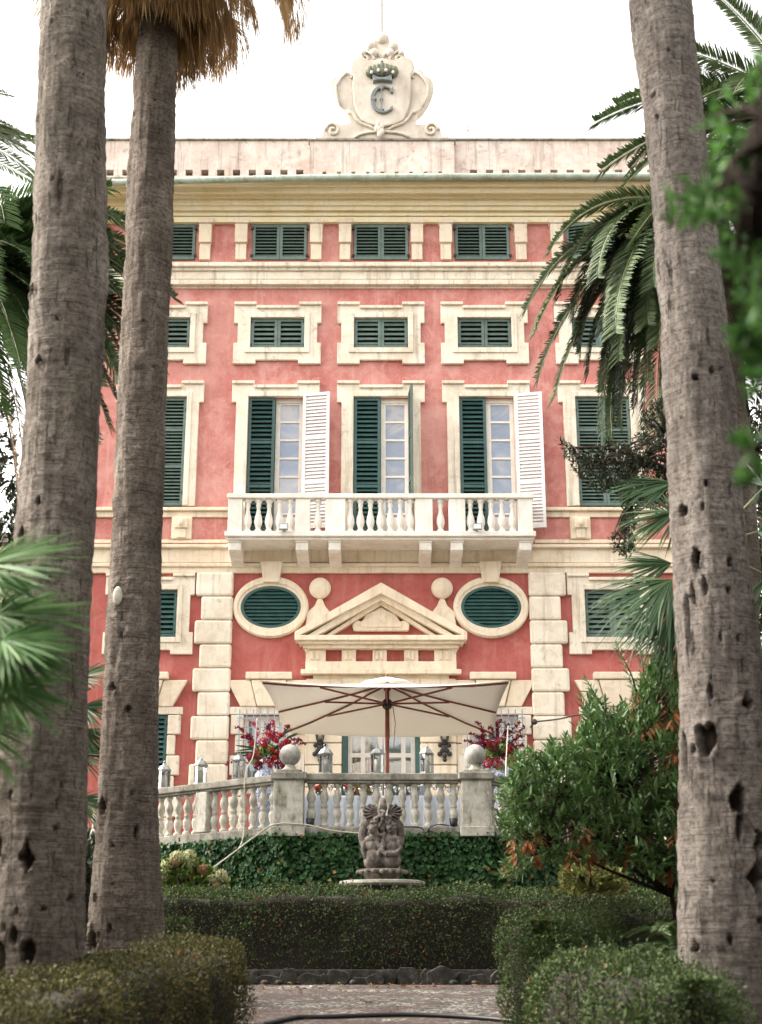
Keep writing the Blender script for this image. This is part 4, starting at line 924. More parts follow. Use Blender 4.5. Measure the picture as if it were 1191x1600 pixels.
hub = Vector((pk.x, pk.y, zf(1098, 24.1))); mb = MB(); mb.lathe([(.06,-.09),(.085,-.06),(.085,.05),(.05,.08)], hub, 12); mb.build('hub', M['black'], um)
mb = MB(); mb.lathe([(.06,-.07),(.075,0),(.05,.02)], pk-Vector((0,0,.08)), 12); mb.build('crown_hub', M['wood'], um)
for (u, v) in ((0,0),(.5,0),(1,0),(1,.5),(1,1),(.5,1),(0,1),(0,.5)):
    pts_ = [surf(.5+(u-.5)*f, .5+(v-.5)*f)-Vector((0,0,.035)) for f in np.linspace(.03,.985,8)]
    mb = MB(); mb.tube(pts_, .018, 6); rb = mb.build('rib', M['wood'], um, smooth=True)
    q = surf(.5+(u-.5)*.55, .5+(v-.5)*.55)-Vector((0,0,.05)); mb = MB(); mb.bar(hub, q, .026, .03); mb.build('strut', M['wood'], rb)
mb = MB(); mb.lathe([(.40,0),(.40,.09),(.06,.11),(.06,.35)], (pk.x,pk.y,TF), 20); mb.build('base', M['stone'], um)
mb = MB(); pk2 = hub+Vector((.09,-.05,0)); mb.tube([pk2, pk2+Vector((.05,0,-.35)), pk2+Vector((.02,0,-.75))], .007, 5); mb.build('pull_cord', M['wood'], um)
# ============================================================ CORDS AND CABLES
def cord(name, pts, r, mat, label, cat, parent=None):
    P_ = [at(*p) for p in pts]; Q = []
    for i in range(len(P_)-1):
        p0 = P_[max(i-1,0)]; p1 = P_[i]; p2 = P_[i+1]; p3 = P_[min(i+2,len(P_)-1)]
        for k in range(6):
            t_ = k/6; Q.append(.5*((2*p1)+(p2-p0)*t_+(2*p0-5*p1+4*p2-p3)*t_*t_+(3*p1-p0-3*p2+p3)*t_**3))
    Q.append(P_[-1]); mb = MB(); mb.tube(Q, r, 6); return tag(mb.build(name, mat, None, smooth=True), label, cat)
cord('rope', [(325,1362,19.6),(360,1336,20.2),(400,1306,21.0),(430,1288,21.24),(480,1289,21.25),(520,1298,21.25),(575,1303,21.22)], .012, M['rope'], 'pale rope running from the hydrangeas up to the balustrade plinth', 'rope')
cord('hanging_cord', [(402,1122,22.4),(396,1180,22.2),(383,1212,21.85),(381,1300,21.6),(372,1328,21.15)], .009, M['rope'], 'thin pale cord hanging over the left slanting handrail', 'cord')
cord('hanging_cord', [(794,1134,22.5),(791,1190,22.1),(789,1226,21.7),(780,1236,21.55)], .009, M['rope'], 'thin pale cord hanging beside the right bouquet', 'cord')
cord('overhead_cable', [(833,1128,28.2),(870,1124,27.2),(905,1117,26.2),(960,1112,25),(1100,1096,22)], .016, M['black'], 'black cable stretched from the right quoins towards the right palm', 'cable')
p = at(835,1128,28.2); t_ = thing('insulator', 'small black cable anchor on the pale quoins right of the umbrella', 'cable anchor', p); mb = MB(); mb.ball(p, .07, .06, .06); mb.build('knob', M['iron'], t_, smooth=True); mb = MB(); mb.bar(p, p+Vector((0,.72,0)), .03, .03); mb.build('arm', M['iron'], t_)
cord('black_cable', [(600,1294,21.25),(640,1292,21.25),(659,1294,21.25),(665,1302,21.22),(672,1293,21.25),(686,1288,21.25),(702,1290,21.25)], .010, M['black'], 'thin black cable looped along the plinth right of the statue', 'cable')
# hose on the path
hp = []
for px, py in ((415,1600),(440,1594),(470,1589),(520,1588),(580,1586),(640,1585),(700,1587),(760,1591),(815,1597),(860,1606)):
    Y = 12.0
    for _ in range(30): Y = Y+(zf(py,Y)-ground(Y)-.03)*12*.35; Y = min(max(Y, 6), 18)
    hp.append((px, py, Y))
cord('garden_hose', hp, .022, M['black'], 'black garden hose lying across the pebble path', 'hose')
print('HOSE', hp)
# ============================================================ STATUE
SY = 20.2
S_ = lambda px, py, dy=0.0: at(px, py, SY+dy)
st = thing('statue', 'brown stone statue of a winged grotesque above two seated figures', 'statue', (xf(597,1380,SY), SY, g0))
k_ = 1/sc(1320, SY)
def ell(mb, px, py, rx, ry, rz, dy=0, tilt=0): 
    mb.ball(S_(px, py, dy), rx*k_, ry*k_, rz*k_, 20, 14, Matrix.Rotation(R(tilt), 3, 'Y') if tilt else None)
def limb(mb, pts):
    P_ = [S_(a, b_, dy) for a, b_, dy, r in pts]; Q = []; rr = []
    for i in range(len(P_)-1):
        for q in range(5): f = q/5; Q.append(P_[i].lerp(P_[i+1], f)); rr.append((pts[i][3]*(1-f)+pts[i+1][3]*f)*k_)
    Q.append(P_[-1]); rr.append(pts[-1][3]*k_); mb.tube(Q, rr, 10)
mb = MB()
for s, cx in ((-1, 583.5), (1, 611.5)):
    ell(mb, cx-s*(-1)*0+s*0, 1345, 15.5, 14, 15, 0); ell(mb, cx, 1340, 14.5, 13, 15, 0)
    ell(mb, cx+s*1.5, 1322, 12, 10, 13, 0); ell(mb, cx+s*1, 1312, 13, 9, 8, 0)
    limb(mb, [(cx+s*1,1312,0,5),(cx+s*0,1300,0,4.5)]); ell(mb, cx-s*(-1)*1, 1295, 7.5, 8, 9, -.02)
    for q in range(26):
        a = random.random()*6.28; b_ = random.random()*3.1; ell(mb, cx+s+7.5*math.cos(a)*math.sin(b_), 1293-8.5*math.cos(b_), 2.6, 3, 2.4, -.02-.06*math.sin(a)*math.sin(b_))
limb(mb, [(600,1314,-.05,4.2),(597,1328,-.10,3.6),(604,1336,-.13,3.4),(622,1334,-.12,3)])       # right figure's folded arms
limb(mb, [(622,1314,-.03,4.2),(627,1326,-.08,3.6),(618,1333,-.14,3.2),(603,1333,-.15,3)])
limb(mb, [(588,1314,-.04,4.4),(595,1326,-.08,3.8),(590,1340,-.08,3.2)]); limb(mb, [(570,1315,0,4.2),(567,1328,-.03,3.8),(571,1341,-.06,3.2)])
limb(mb, [(580,1278,.08,7),(570,1290,.08,7),(566,1306,.08,7),(569,1322,.07,6)]); limb(mb, [(614,1278,.08,7),(624,1290,.08,7),(627,1306,.08,7),(625,1320,.07,6)])
ell(mb, 597, 1302, 14, 9, 24, .12); ell(mb, 597, 1284, 12, 9, 12, .07)
for q in range(70): ell(mb, 597+random.uniform(-15,15), 1276+random.random()*38, 2.6, 3, 3.4, -.02-random.random()*.03)
ell(mb, 598, 1262, 7.2, 8, 11, .0); ell(mb, 598, 1254, 6.2, 7, 8, .03); ell(mb, 598, 1272, 5.0, 7, 7, -.08); ell(mb, 598, 1268, 5.5, 3, 2.0, -.10); ell(mb, 598, 1281, 3.2, 3, 3, -.12); ell(mb, 598,1274,2,3,3.6,-.16)
ell(mb, 594,1268,2,2,1.6,-.13); ell(mb, 602,1268,2,2,1.6,-.13)
o = mb.build('figures', M['statue'], st)
rm = o.modifiers.new('remesh', 'REMESH'); rm.mode = 'VOXEL'; rm.voxel_size = .0075; rm.use_smooth_shade = True
sm = o.modifiers.new('smooth', 'SMOOTH'); sm.iterations = 2
for s in (-1, 1):                                             # bat wings: ribs fanning out with sagging webs
    mb = MB(); root = (598+s*9, 1272)
    tips = [(598+s*11,1257),(598+s*21,1256),(598+s*28,1260),(598+s*31.5,1266),(598+s*31,1273),(598+s*27,1279),(598+s*19,1284)]
    for i, tp in enumerate(tips): mb.tube([S_(*root, .02), S_((root[0]+tp[0])/2, (root[1]+tp[1])/2-1, -.02), S_(*tp, 0)], [1.6*k_, 1.3*k_, .7*k_], 6)
    for i in range(len(tips)-1):
        a, b_ = tips[i], tips[i+1]; m_ = ((a[0]+b_[0])/2*.93+root[0]*.07, (a[1]+b_[1])/2*.93+root[1]*.07)
        for p, q in ((a, m_), (m_, b_)):
            A_ = [S_(*root,.02), S_(*p, .0 if p is a else .03), S_(*q, .0 if q is b_ else .03)]; B_ = [v+Vector((0,.025,0)) for v in A_]
            mb.add(A_+B_, [(0,1,2),(5,4,3),(0,3,4,1),(1,4,5,2),(2,5,3,0)])
    mb.build('wing', M['statue'], st)
mb = MB(); cx = xf(597,1360,SY); pz = lambda py: zf(py, SY)
mb.lathe([(24*k_,0),(26*k_,(pz(1366)-pz(1378))*.3),(29*k_,pz(1366)-pz(1378)),(31*k_,pz(1364)-pz(1378)),(38*k_,pz(1362)-pz(1378)),(38*k_,pz(1359.5)-pz(1378)),(30*k_,pz(1358)-pz(1378))], (cx,SY,pz(1378)), 28); mb.build('basin', M['statue'], st, smooth=False)
mb = MB()
for k in range(9): a = math.pi+math.pi*(k+.5)/9; mb.ball((cx+37*k_*math.cos(a), SY+37*k_*math.sin(a), pz(1363)), 4*k_, 3*k_, 3.4*k_, 10, 8)
mb.build('carved_rim', M['statue'], st, smooth=True)
slab = MB(); slab.lathe([(60*k_,0),(66*k_,.01),(68*k_,.04),(66*k_,.075),(60*k_,.085)], (cx,SY,pz(1386)), 40); slab.build('round_slab', M['kerb'] if False else M['stone_dark'], st, bevel=.0)
mb = MB(); mb.lathe([(.42,0),(.42,pz(1386)-g0-.001)], (cx,SY,g0), 24); mb.build('pedestal', M['kerb'], st)
# ============================================================ HEDGES
M['box'] = leafmat('box hedge leaves', [(.016,.036,.011),(.030,.056,.016),(.05,.085,.025),(.09,.13,.042),(.036,.062,.018),(.09,.085,.03)], .55, .18, .2)
M['boxy'] = leafmat('olive tinted box leaves', [(.040,.042,.012),(.075,.07,.022),(.13,.11,.035),(.055,.062,.02),(.17,.14,.05),(.045,.055,.016)], .6, .18, .2)
M['dry'] = leafmat('dry brown leaves', [(.16,.05,.018),(.26,.085,.028),(.34,.13,.05),(.20,.06,.025),(.40,.22,.12)], .6, .25, .2)
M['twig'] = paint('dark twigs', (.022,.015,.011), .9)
def hedge(name, path, label, mat, leaf=.028, dens=2400, dry=.01, bare=0.0, closed=False, seed=0, lean=0.0, rnd=7.0, core_mat=None):
    """path: (x, y, height, width)"""
    Pth = np.array(path, float); seg = np.linalg.norm(np.diff(Pth[:,:2], axis=0), axis=1); cum = np.concatenate([[0], np.cumsum(seg)]); L = cum[-1]
    def ev(s):
        return [np.interp(s, cum, Pth[:,i]) for i in range(4)]
    def tang(s):
        e = .25; a = ev(np.clip(s-e, 0, L)); b_ = ev(np.clip(s+e, 0, L)); d = np.stack([b_[0]-a[0], b_[1]-a[1]], -1); return unit(d)
    def pt(s, th, infl=1.0):
        x, y, h, w_ = ev(s); d = tang(s); nr = np.stack([-d[...,1], d[...,0]], -1)
        e = np.minimum(np.minimum(s, L-s)/(w_*.5), 1); er = (1-(1-e)**2.6)**(1/2.6)*.98+.02
        ct, st_ = np.cos(th), np.sin(th); r = (np.abs(ct)**rnd+np.abs(st_)**rnd)**(-1/rnd)
        side = r*ct*w_/2*er; up = r*st_*h*(0.985+.015*er)
        g = np.where(y < 19.5, .062*y, .062*19.5)
        P_ = np.stack([x+nr[...,0]*side, y+nr[...,1]*side, g+up], -1)
        q = np.stack([P_[...,0], P_[...,1], P_[...,2]], -1)
        nz = (vnoise(q*1.7+seed)-.5)*.20+(vnoise(q*4.5+seed)-.5)*.13+(vnoise(q*11+seed)-.5)*.05
        N = np.stack([nr[...,0]*np.sign(ct)*np.abs(ct)**3, nr[...,1]*np.sign(ct)*np.abs(ct)**3, np.abs(st_)**3], -1)
        N[...,:2] += d*np.where(s < L/2, -1, 1)[...,None]*(1-e)[...,None]; N = unit(N)
        return P_+N*nz[...,None]*infl, N
    area = sum(seg)*(2*Pth[:,2].mean()+Pth[:,3].mean())*1.05; n = int(area*dens)
    # area weighting along th
    th = []; hm, wm = Pth[:,2].mean(), Pth[:,3].mean(); pr = np.array([hm, wm, hm]); pr /= pr.sum(); a0 = math.atan2(1,1)
    k = rng.random(n); u = rng.random(n)
    th = np.where(k < pr[0], np.arctan(u), np.where(k < pr[0]+pr[1], math.pi/2+np.arctan(2*u-1), math.pi-np.arctan(u)))
    s = rng.random(n)*L; ne = int(n*.17); ee = (1-(1-(rng.random(2*ne)*.97)**2.6)**(1/2.6))*wm*.5; s[:ne] = ee[:ne]; s[ne:2*ne] = L-ee[ne:]
    P_, N = pt(s, th); dp = rng.random(n)**1.7*.15-.02; P_ = P_-N*dp[:,None]
    if bare: 
        g = np.where(P_[:,1] < 19.5, .062*P_[:,1], .062*19.5); hh = (P_[:,2]-g)/Pth[:,2].mean()
        keep = rng.random(n) < np.clip(.25+hh/bare+(vnoise(P_*3+9)-.5)*.9, .04, 1); P_, N = P_[keep], N[keep]; n = len(P_)
    Dn = unit(N*.7+rdir(n)*1.1+np.array([0,0,.25])); Nn = unit(N+rdir(n)*.8); s_ = rng.uniform(.7, 1.25, n)*leaf
    isd = rng.random(n) < dry*np.clip((vnoise(P_*2.3+4)-.35)*5, 0, 3); hole = vnoise(P_*6+seed*2) < .07; P_, N, Dn, Nn, s_, isd = P_[~hole], N[~hole], Dn[~hole], Nn[~hole], s_[~hole]*(.75+.6*vnoise(P_[~hole]*4+2)), isd[~hole]; lf = LF(); lf.add(P_[~isd], Dn[~isd], Nn[~isd], s_[~isd], s_[~isd]*.6)
    shb = MB(); ns_ = int(area*9); ss_ = rng.random(ns_)*L; tt_ = math.pi/2+rng.uniform(-.8,.8,ns_); Q_, N_ = pt(ss_, tt_)
    for q_, n_ in zip(Q_, N_):
        l_ = random.uniform(.04,.14); d_ = Vector(n_)+Vector(rng.normal(size=3)*.4)+Vector((0,0,.5)); d_.normalize(); q_ = Vector(q_); shb.tube([q_-d_*.06, q_+d_*l_], [.0025,.0012], 3)
        for k in range(6): lf.add([q_+d_*l_*k/5], [d_*.6+Vector(rng.normal(size=3)*.6)], [rdir(1)[0]], leaf*random.uniform(.7,1.1), leaf*.55)
    root = thing(name, label, 'hedge', (Pth[:,0].mean(), Pth[:,1].mean(), ground(Pth[:,1].mean())))
    lf.build('foliage', mat, root)
    if isd.sum() > 3: lf = LF(); lf.add(P_[isd], Dn[isd], Nn[isd], s_[isd]*1.4, s_[isd]*.9); lf.build('dry_leaves', M['dry'], root)
    # inner thicket core
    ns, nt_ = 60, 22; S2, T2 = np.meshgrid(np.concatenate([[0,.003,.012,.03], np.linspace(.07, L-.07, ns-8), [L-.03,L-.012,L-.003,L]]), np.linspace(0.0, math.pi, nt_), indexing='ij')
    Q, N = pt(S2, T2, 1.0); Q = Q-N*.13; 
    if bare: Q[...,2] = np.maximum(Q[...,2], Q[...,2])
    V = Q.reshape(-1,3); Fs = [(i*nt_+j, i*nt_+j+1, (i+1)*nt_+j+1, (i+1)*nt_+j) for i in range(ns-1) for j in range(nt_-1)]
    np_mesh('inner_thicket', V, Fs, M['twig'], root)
    mb = shb
    for q in range(int(L*9)):
        ss = random.random()*L; x, y, h, w_ = ev(ss); x, y = x+random.uniform(-.4,.4)*w_, y+random.uniform(-.42,.42)*w_; g = ground(y)
        mb.tube([(x,y,g-.02),(x+random.uniform(-.08,.08),y,g+.3),(x+random.uniform(-.15,.15),y+random.uniform(-.1,.1),g+h*.9)], [.013,.010,.004], 5)
    mb.build('stems', M['twig'], root); return root
hedge('hedge', [(xf(60,1390,18.9),18.9,1.13,.75),(xf(240,1390,18.9),18.9,1.13,.75),(0,18.9,1.12,.75),(xf(900,1390,18.9),18.9,1.11,.75),(xf(1090,1390,18.9),18.9,1.1,.75)], 'long clipped box hedge behind the path, in front of the statue', M['box'], leaf=.030, dens=2600, dry=.008, bare=.55, seed=3, rnd=9)
hedge('hedge', [(xf(312,1500,12.0),12.3,.86,.8),(xf(190,1500,10.3),10.4,.84,.8),(xf(60,1500,8.9),8.9,.82,.85),(xf(-120,1500,7.4),7.4,.84,.85),(xf(-400,1500,6),6.2,.86,.85)], 'olive tinted box hedge in the left foreground before the two palm trunks', M['boxy'], leaf=.026, dens=3800, dry=.004, seed=11)
hedge('hedge', [(xf(835,1500,13.6),13.1,1.0,.85),(xf(900,1500,14.3),14.4,1.06,.95),(xf(1010,1480,15.5),15.7,1.10,.95),(xf(1120,1480,16.5),16.8,1.1,.95)], 'box hedge curving back from the path towards the oleander, right side', M['box'], leaf=.028, dens=3400, dry=.006, seed=21, rnd=5)
hedge('hedge', [(xf(905,1560,11.2),11.35,.82,.8),(xf(965,1560,10.4),10.4,.84,.9),(xf(1030,1560,9.5),9.5,.84,.9),(xf(1078,1560,8.8),8.8,.80,.85)], 'nearest box hedge in the right foreground beside the leaning palm trunk', M['box'], leaf=.028, dens=3400, dry=.005, seed=37, rnd=4)
hedge('hedge', [(xf(150,1440,15.6),16.2,.93,.7),(xf(290,1440,15.6),15.6,.90,.7)], 'short box hedge just right of the second palm trunk from the left', M['box'], leaf=.028, dens=2000, seed=41)
# rough stone kerb under the back hedge: one thing, many boulders in one rough course
M['kerb_dark'] = stone('dark rubble', [(.022,.02,.018),(.06,.055,.05),(.13,.12,.108)], 9, (.025,.03,.015), .6, 1)
kb = MB(); x = -5.0
while x < 5.0:
    w_ = random.choice((.10,.16,.24,.34))*random.uniform(.8,1.3); h = random.uniform(.10,.21); y = 18.30; z = ground(y)-.03; n = 11; cx_, cz_ = x+w_/2, z+h/2
    q = [(cx_+w_*.60*random.uniform(.72,1.12)*math.cos(a), cz_+h*.62*random.uniform(.75,1.15)*math.sin(a)) for a in [6.283*(k+random.uniform(-.25,.25))/n for k in range(n)]]
    kb.prism(q, y-random.uniform(-.02,.10), y+.25); x += w_*random.uniform(.7,1.0)
    if random.random() < .5: kb.ball((x+random.uniform(-.1,.1), 18.24-random.random()*.1, z+.04), random.uniform(.03,.07), .05, random.uniform(.02,.05), 7, 5)
kb.box(-5, 5, 18.37, 18.6, ground(18.4)-.1, ground(18.4)+.15)
tag(kb.build('stone_kerb', M['kerb_dark'], None, bevel=.03), 'low kerb of rough dark stones along the foot of the long back hedge', 'kerb')

# ============================================================ PALM TRUNKS
M['bark1'] = barkmat('grey brown palm bark', [(.14,.115,.095),(.29,.245,.205),(.46,.40,.345),(.045,.034,.027),(.17,.155,.11)], .7, 1.0)
M['bark2'] = barkmat('ringed palm bark', [(.13,.105,.085),(.25,.205,.17),(.40,.34,.285),(.045,.033,.026),(.18,.145,.11)], .8, .5)
M['bark3'] = barkmat('pale grey palm bark', [(.19,.163,.142),(.33,.285,.252),(.47,.415,.37),(.055,.042,.035),(.18,.16,.14)], .7, 1.0)
def trunk(name, prof, Y, mat, label, holes, ztop, seed=0, topr=None):
    pts = []
    for (py, a, b_) in prof: z = zf(py, Y); pts.append((z, (xf(a,py,Y)+xf(b_,py,Y))/2, (xf(b_,py,Y)-xf(a,py,Y))/2))
    pts.sort(); zs = np.array([p[0] for p in pts]); xs = np.array([p[1] for p in pts]); rs = np.array([p[2] for p in pts])
    g = ground(Y)-.2; nz, na = 620, 150
    z = np.linspace(g, ztop, nz); slope = (xs[-1]-xs[-3])/(zs[-1]-zs[-3])
    xc = np.where(z > zs[-1], xs[-1]+(z-zs[-1])*slope, np.interp(z, zs, xs)); rc = np.interp(z, zs, rs)
    ker = np.ones(21)/21; pad = lambda v: np.convolve(np.pad(v, 10, mode='edge'), ker, 'valid'); xc, rc = pad(xc), pad(rc)
    th = np.linspace(0, 2*math.pi, na, endpoint=False); Z, TH = np.meshgrid(z, th, indexing='ij'); RR = rc[:,None]*np.ones_like(TH); 
    cx_, cy_ = np.cos(TH), np.sin(TH); q = lambda a, b_: np.stack([cx_*a+seed, cy_*a, Z*b_], -1)
    disp = (vnoise(q(1.6,.9))-.5)*.055+(vnoise(q(4,3))-.5)*.022+(vnoise(q(3,26))-.5)*.012+(vnoise(q(14,5))-.5)*.010
    ring = vnoise(q(.8,11)); disp += -np.clip(.30-ring, 0, 1)*.045
    pit = np.zeros_like(TH)  # mask for the dark colour painted into the hollows
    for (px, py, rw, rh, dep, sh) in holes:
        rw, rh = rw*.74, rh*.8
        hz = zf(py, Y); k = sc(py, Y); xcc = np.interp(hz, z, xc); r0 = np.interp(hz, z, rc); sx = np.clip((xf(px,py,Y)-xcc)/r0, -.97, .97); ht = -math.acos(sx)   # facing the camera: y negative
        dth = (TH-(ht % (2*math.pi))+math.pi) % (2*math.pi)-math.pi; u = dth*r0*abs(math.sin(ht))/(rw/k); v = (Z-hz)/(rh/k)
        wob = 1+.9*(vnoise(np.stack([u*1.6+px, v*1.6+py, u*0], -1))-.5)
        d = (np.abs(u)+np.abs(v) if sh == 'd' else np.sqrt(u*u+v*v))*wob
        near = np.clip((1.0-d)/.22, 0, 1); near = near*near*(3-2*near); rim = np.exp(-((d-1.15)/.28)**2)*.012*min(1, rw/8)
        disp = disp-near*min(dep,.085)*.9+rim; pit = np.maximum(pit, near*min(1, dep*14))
    RR = RR+disp; V = np.stack([xc[:,None]+RR*cx_, Y+RR*cy_, Z], -1).reshape(-1,3)
    I, J = np.meshgrid(np.arange(nz-1), np.arange(na), indexing='ij'); J2 = (J+1) % na
    Fs = np.stack([I*na+J, I*na+J2, (I+1)*na+J2, (I+1)*na+J], -1).reshape(-1,4)
    root = thing(name, label, 'palm tree', (xs[0], Y, ground(Y)), 'tall palms in the foreground'); ob = np_mesh('trunk', V, Fs, mat, root, smooth=True); ca = ob.data.attributes.new('hollow_shade', 'FLOAT', 'POINT'); ca.data.foreach_set('value', pit.ravel().astype(np.float32))
    return root, Vector((xc[-1], Y, ztop)), rc[-1]
pr1 = [(0,68,165),(100,65,163),(200,59,162),(300,55,165),(400,50,166),(470,44,165),(600,45,160),(700,38,155),(800,28,148),(900,20,142),(1000,10,139),(1200,-5,136),(1400,-14,134),(1500,-18,132),(1700,-28,140)]
h1 = [(55,470,14,11,.09,'e'),(68,580,8,9,.07,'d'),(62,362,5,12,.05,'e'),(42,845,11,16,.10,'d'),(101,520,5,5,.04,'d'),(92,60,4,4,.03,'e'),(67,200,3,3,.03,'e'),(60,1345,13,30,.09,'d'),(10,1500,20,50,.12,'e'),(65,1485,18,28,.07,'d'),(40,1460,10,16,.05,'e'),(100,1300,5,5,.04,'e'),(120,1405,5,6,.04,'e'),(45,1425,5,6,.04,'e'),(85,1422,6,5,.04,'e'),(73,800,5,7,.05,'e'),(95,308,3,4,.03,'e'),(140,140,4,3,.03,'e'),(5,1330,12,30,.08,'e'),(30,1250,6,10,.05,'e')]
pr2 = [(60,214,276),(100,212,274),(200,206,272),(300,200,270),(400,196,268),(500,190,265),(600,186,262),(700,181,258),(800,176,254),(900,172,250),(1000,168,248),(1100,162,246),(1200,155,246),(1300,148,248),(1400,140,252),(1480,134,258),(1650,122,270)]
h2 = [(183,1080,6,8,.05,'e'),(208,1115,6,7,.05,'e'),(165,1265,9,14,.08,'d'),(221,1303,5,11,.06,'e'),(183,1325,5,4,.04,'e'),(151,1405,5,10,.06,'d'),(185,1385,3,3,.03,'e'),(181,1451,5,10,.05,'e'),(148,1470,14,24,.07,'e'),(191,938,13,25,.03,'d'),(197,970,3,12,.03,'d'),(247,174,3,3,.03,'e'),(212,188,3,3,.03,'e'),(246,585,4,3,.03,'e'),(197,1000,3,10,.03,'d'),(214,1245,4,4,.03,'e'),(231,516,3,4,.03,'e')]
pr3 = [(0,986,1082),(100,1000,1090),(200,1010,1100),(300,1018,1110),(400,1023,1121),(500,1030,1133),(600,1038,1147),(700,1045,1155),(800,1052,1162),(900,1056,1172),(1000,1060,1183),(1100,1062,1190),(1200,1065,1196),(1300,1063,1201),(1400,1062,1204),(1500,1063,1208),(1700,1058,1218)]
h3 = [(1075,608,7,10,.07,'d'),(1102,599,5,5,.04,'e'),(1137,702,5,6,.05,'e'),(1091,772,5,9,.05,'d'),(1061,806,6,11,.07,'e'),(1088,810,3,8,.04,'e'),(1078,886,9,22,.08,'d'),(1127,893,7,9,.06,'e'),(1124,937,6,9,.05,'d'),(1068,975,4,55,.05,'e'),(1074,940,5,22,.07,'d'),(1090,1162,19,34,.12,'e'),(1138,1256,19,30,.12,'e'),(1139,1290,7,40,.06,'d'),(1167,1374,20,48,.13,'d'),(1168,1318,9,14,.07,'e'),(1151,1108,13,17,.07,'d'),(1067,1190,4,60,.045,'e'),(1113,596,3,3,.03,'e'),(1037,105,4,4,.04,'d'),(1016,165,4,4,.04,'e'),(1022,200,3,4,.03,'e'),(1182,1250,9,16,.07,'e'),(1125,1470,6,8,.05,'e'),(1099,1380,4,5,.04,'e'),(1140,1010,4,5,.04,'e'),(1090,930,5,26,.04,'e'),(1117,845,3,3,.03,'e'),(1172,1440,7,10,.05,'e'),(1078,1480,6,10,.05,'e'),(1112,1005,4,8,.04,'e'),(1155,860,3,3,.03,'e'),(1097,1090,5,22,.05,'e')]
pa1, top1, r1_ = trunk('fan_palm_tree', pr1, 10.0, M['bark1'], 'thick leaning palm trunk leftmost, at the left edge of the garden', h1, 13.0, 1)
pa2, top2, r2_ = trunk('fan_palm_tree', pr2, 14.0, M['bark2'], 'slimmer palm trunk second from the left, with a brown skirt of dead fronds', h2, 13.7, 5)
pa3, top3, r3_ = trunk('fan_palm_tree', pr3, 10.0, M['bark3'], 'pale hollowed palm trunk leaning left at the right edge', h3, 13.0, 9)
# pale wound plate on the middle trunk
p = at(191, 940, 14.0); r_ = .27; mb = MB(); mb.ball((p.x-.0, 14-math.sqrt(max(0.01,(.275)**2-(p.x-xf(209,938,14))**2))-.005, p.z), .048, .02, .10, 12, 8); mb.build('pale_knot', M['stone'], pa2, smooth=True)
# crowns
M['frond'] = leafmat('fan palm green', [(.02,.06,.02),(.04,.10,.03),(.06,.14,.04),(.08,.16,.05)], .4, .2)
M['dead'] = leafmat('dead fan fronds', [(.18,.10,.045),(.34,.21,.10),(.48,.32,.16),(.27,.15,.065),(.60,.44,.25)], .7, .35, .2)
def fan(lf, c, axis, up, R_, n=26, spread=R(150), w=.035, droop=.2, spd=1.0):
    n = int(n*1.7); w *= .74
    axis = Vector(axis).normalized(); up = Vector(up); s_ = axis.cross(up).normalized(); up = s_.cross(axis).normalized()
    for k in range(n):
        a = (k/(n-1)-.5)*spread+random.uniform(-.02,.02); d = axis*math.cos(a)+s_*math.sin(a); L = R_*(.78+.22*math.cos(a*.8))*random.uniform(.72,1.06)
        lf.add([c], [d+Vector((0,0,-droop*.15))+Vector(rng.normal(size=3)*.05)], [up+Vector(rng.normal(size=3)*.25)], L, w, droop*L*random.uniform(.4,1.6))
def fan_crown(root, top, ndead, nlive, rad, seed, Rd=.95, sky_only=False):
    random.seed(seed); lf = LF(); pet = MB()
    for k in range(nlive):
        az = random.random()*6.28; el = random.uniform(.0, 1.4); L = random.uniform(.9,1.3); d = Vector((math.cos(az)*math.cos(el), math.sin(az)*math.cos(el), math.sin(el)))
        b_ = top+Vector((0,0,.1)); e = b_+d*L; pet.tube([b_, b_+d*L*.5+Vector((0,0,.05)), e], .02, 5); fan(lf, e, d+Vector((0,0,-.35)), (0,0,1), random.uniform(.8,1.0), 22, R(200), .06, .35)
    lf.build('crown', M['frond'], root, long=True)
    lf = LF()
    for k in range(ndead):
        az = 6.28*k/ndead+random.uniform(-.3,.3); lvl = random.random(); out = random.uniform(.25,1.0)*(.45+1.0*lvl)*1.15; z0 = top.z-.55-(1-lvl)*.45
        base = Vector((top.x+r2_*math.cos(az)*.8, top.y+r2_*math.sin(az)*.8, z0)); hp_ = Vector((top.x+out*math.cos(az), top.y+out*math.sin(az), z0+random.uniform(-.35,.05)-.10*out))
        pet.tube([base, base.lerp(hp_, .5)+Vector((0,0,.12)), hp_], [.028,.02,.012], 5)
        ax = Vector((math.cos(az)*.35, math.sin(az)*.35, -1)); tw = Vector((-math.sin(az)+random.uniform(-.5,.5), math.cos(az)+random.uniform(-.5,.5), 0)).normalized()
        for q in range(46):
            a = (q/45-.5)*R(95)+random.uniform(-.03,.03); d = ax*math.cos(a)+tw*math.sin(a)*1.0; L = Rd*random.uniform(.7,1.05); lf.add([hp_], [d], [Vector((math.cos(az),math.sin(az),.3))+Vector(rng.normal(size=3)*.3)], L*.66, .022, .12)
            e = hp_+d.normalized()*L*.55; 
            for s_ in (0,1): lf.add([e+Vector(rng.normal(size=3)*.008)], [d*.5+Vector((random.uniform(-.15,.15),random.uniform(-.15,.15),-1))], [rdir(1)[0]], L*random.uniform(.3,.6), .010, .0)
    lf.build('dead_frond_skirt', M['dead'], root, long=True); pet.build('petioles', M['bark2'], root)
fan_crown(pa2, top2, 84, 30, .95, 3)
fan_crown(pa1, top1, 16, 26, .9, 4); fan_crown(pa3, top3, 16, 26, .9, 6)
random.seed(17)

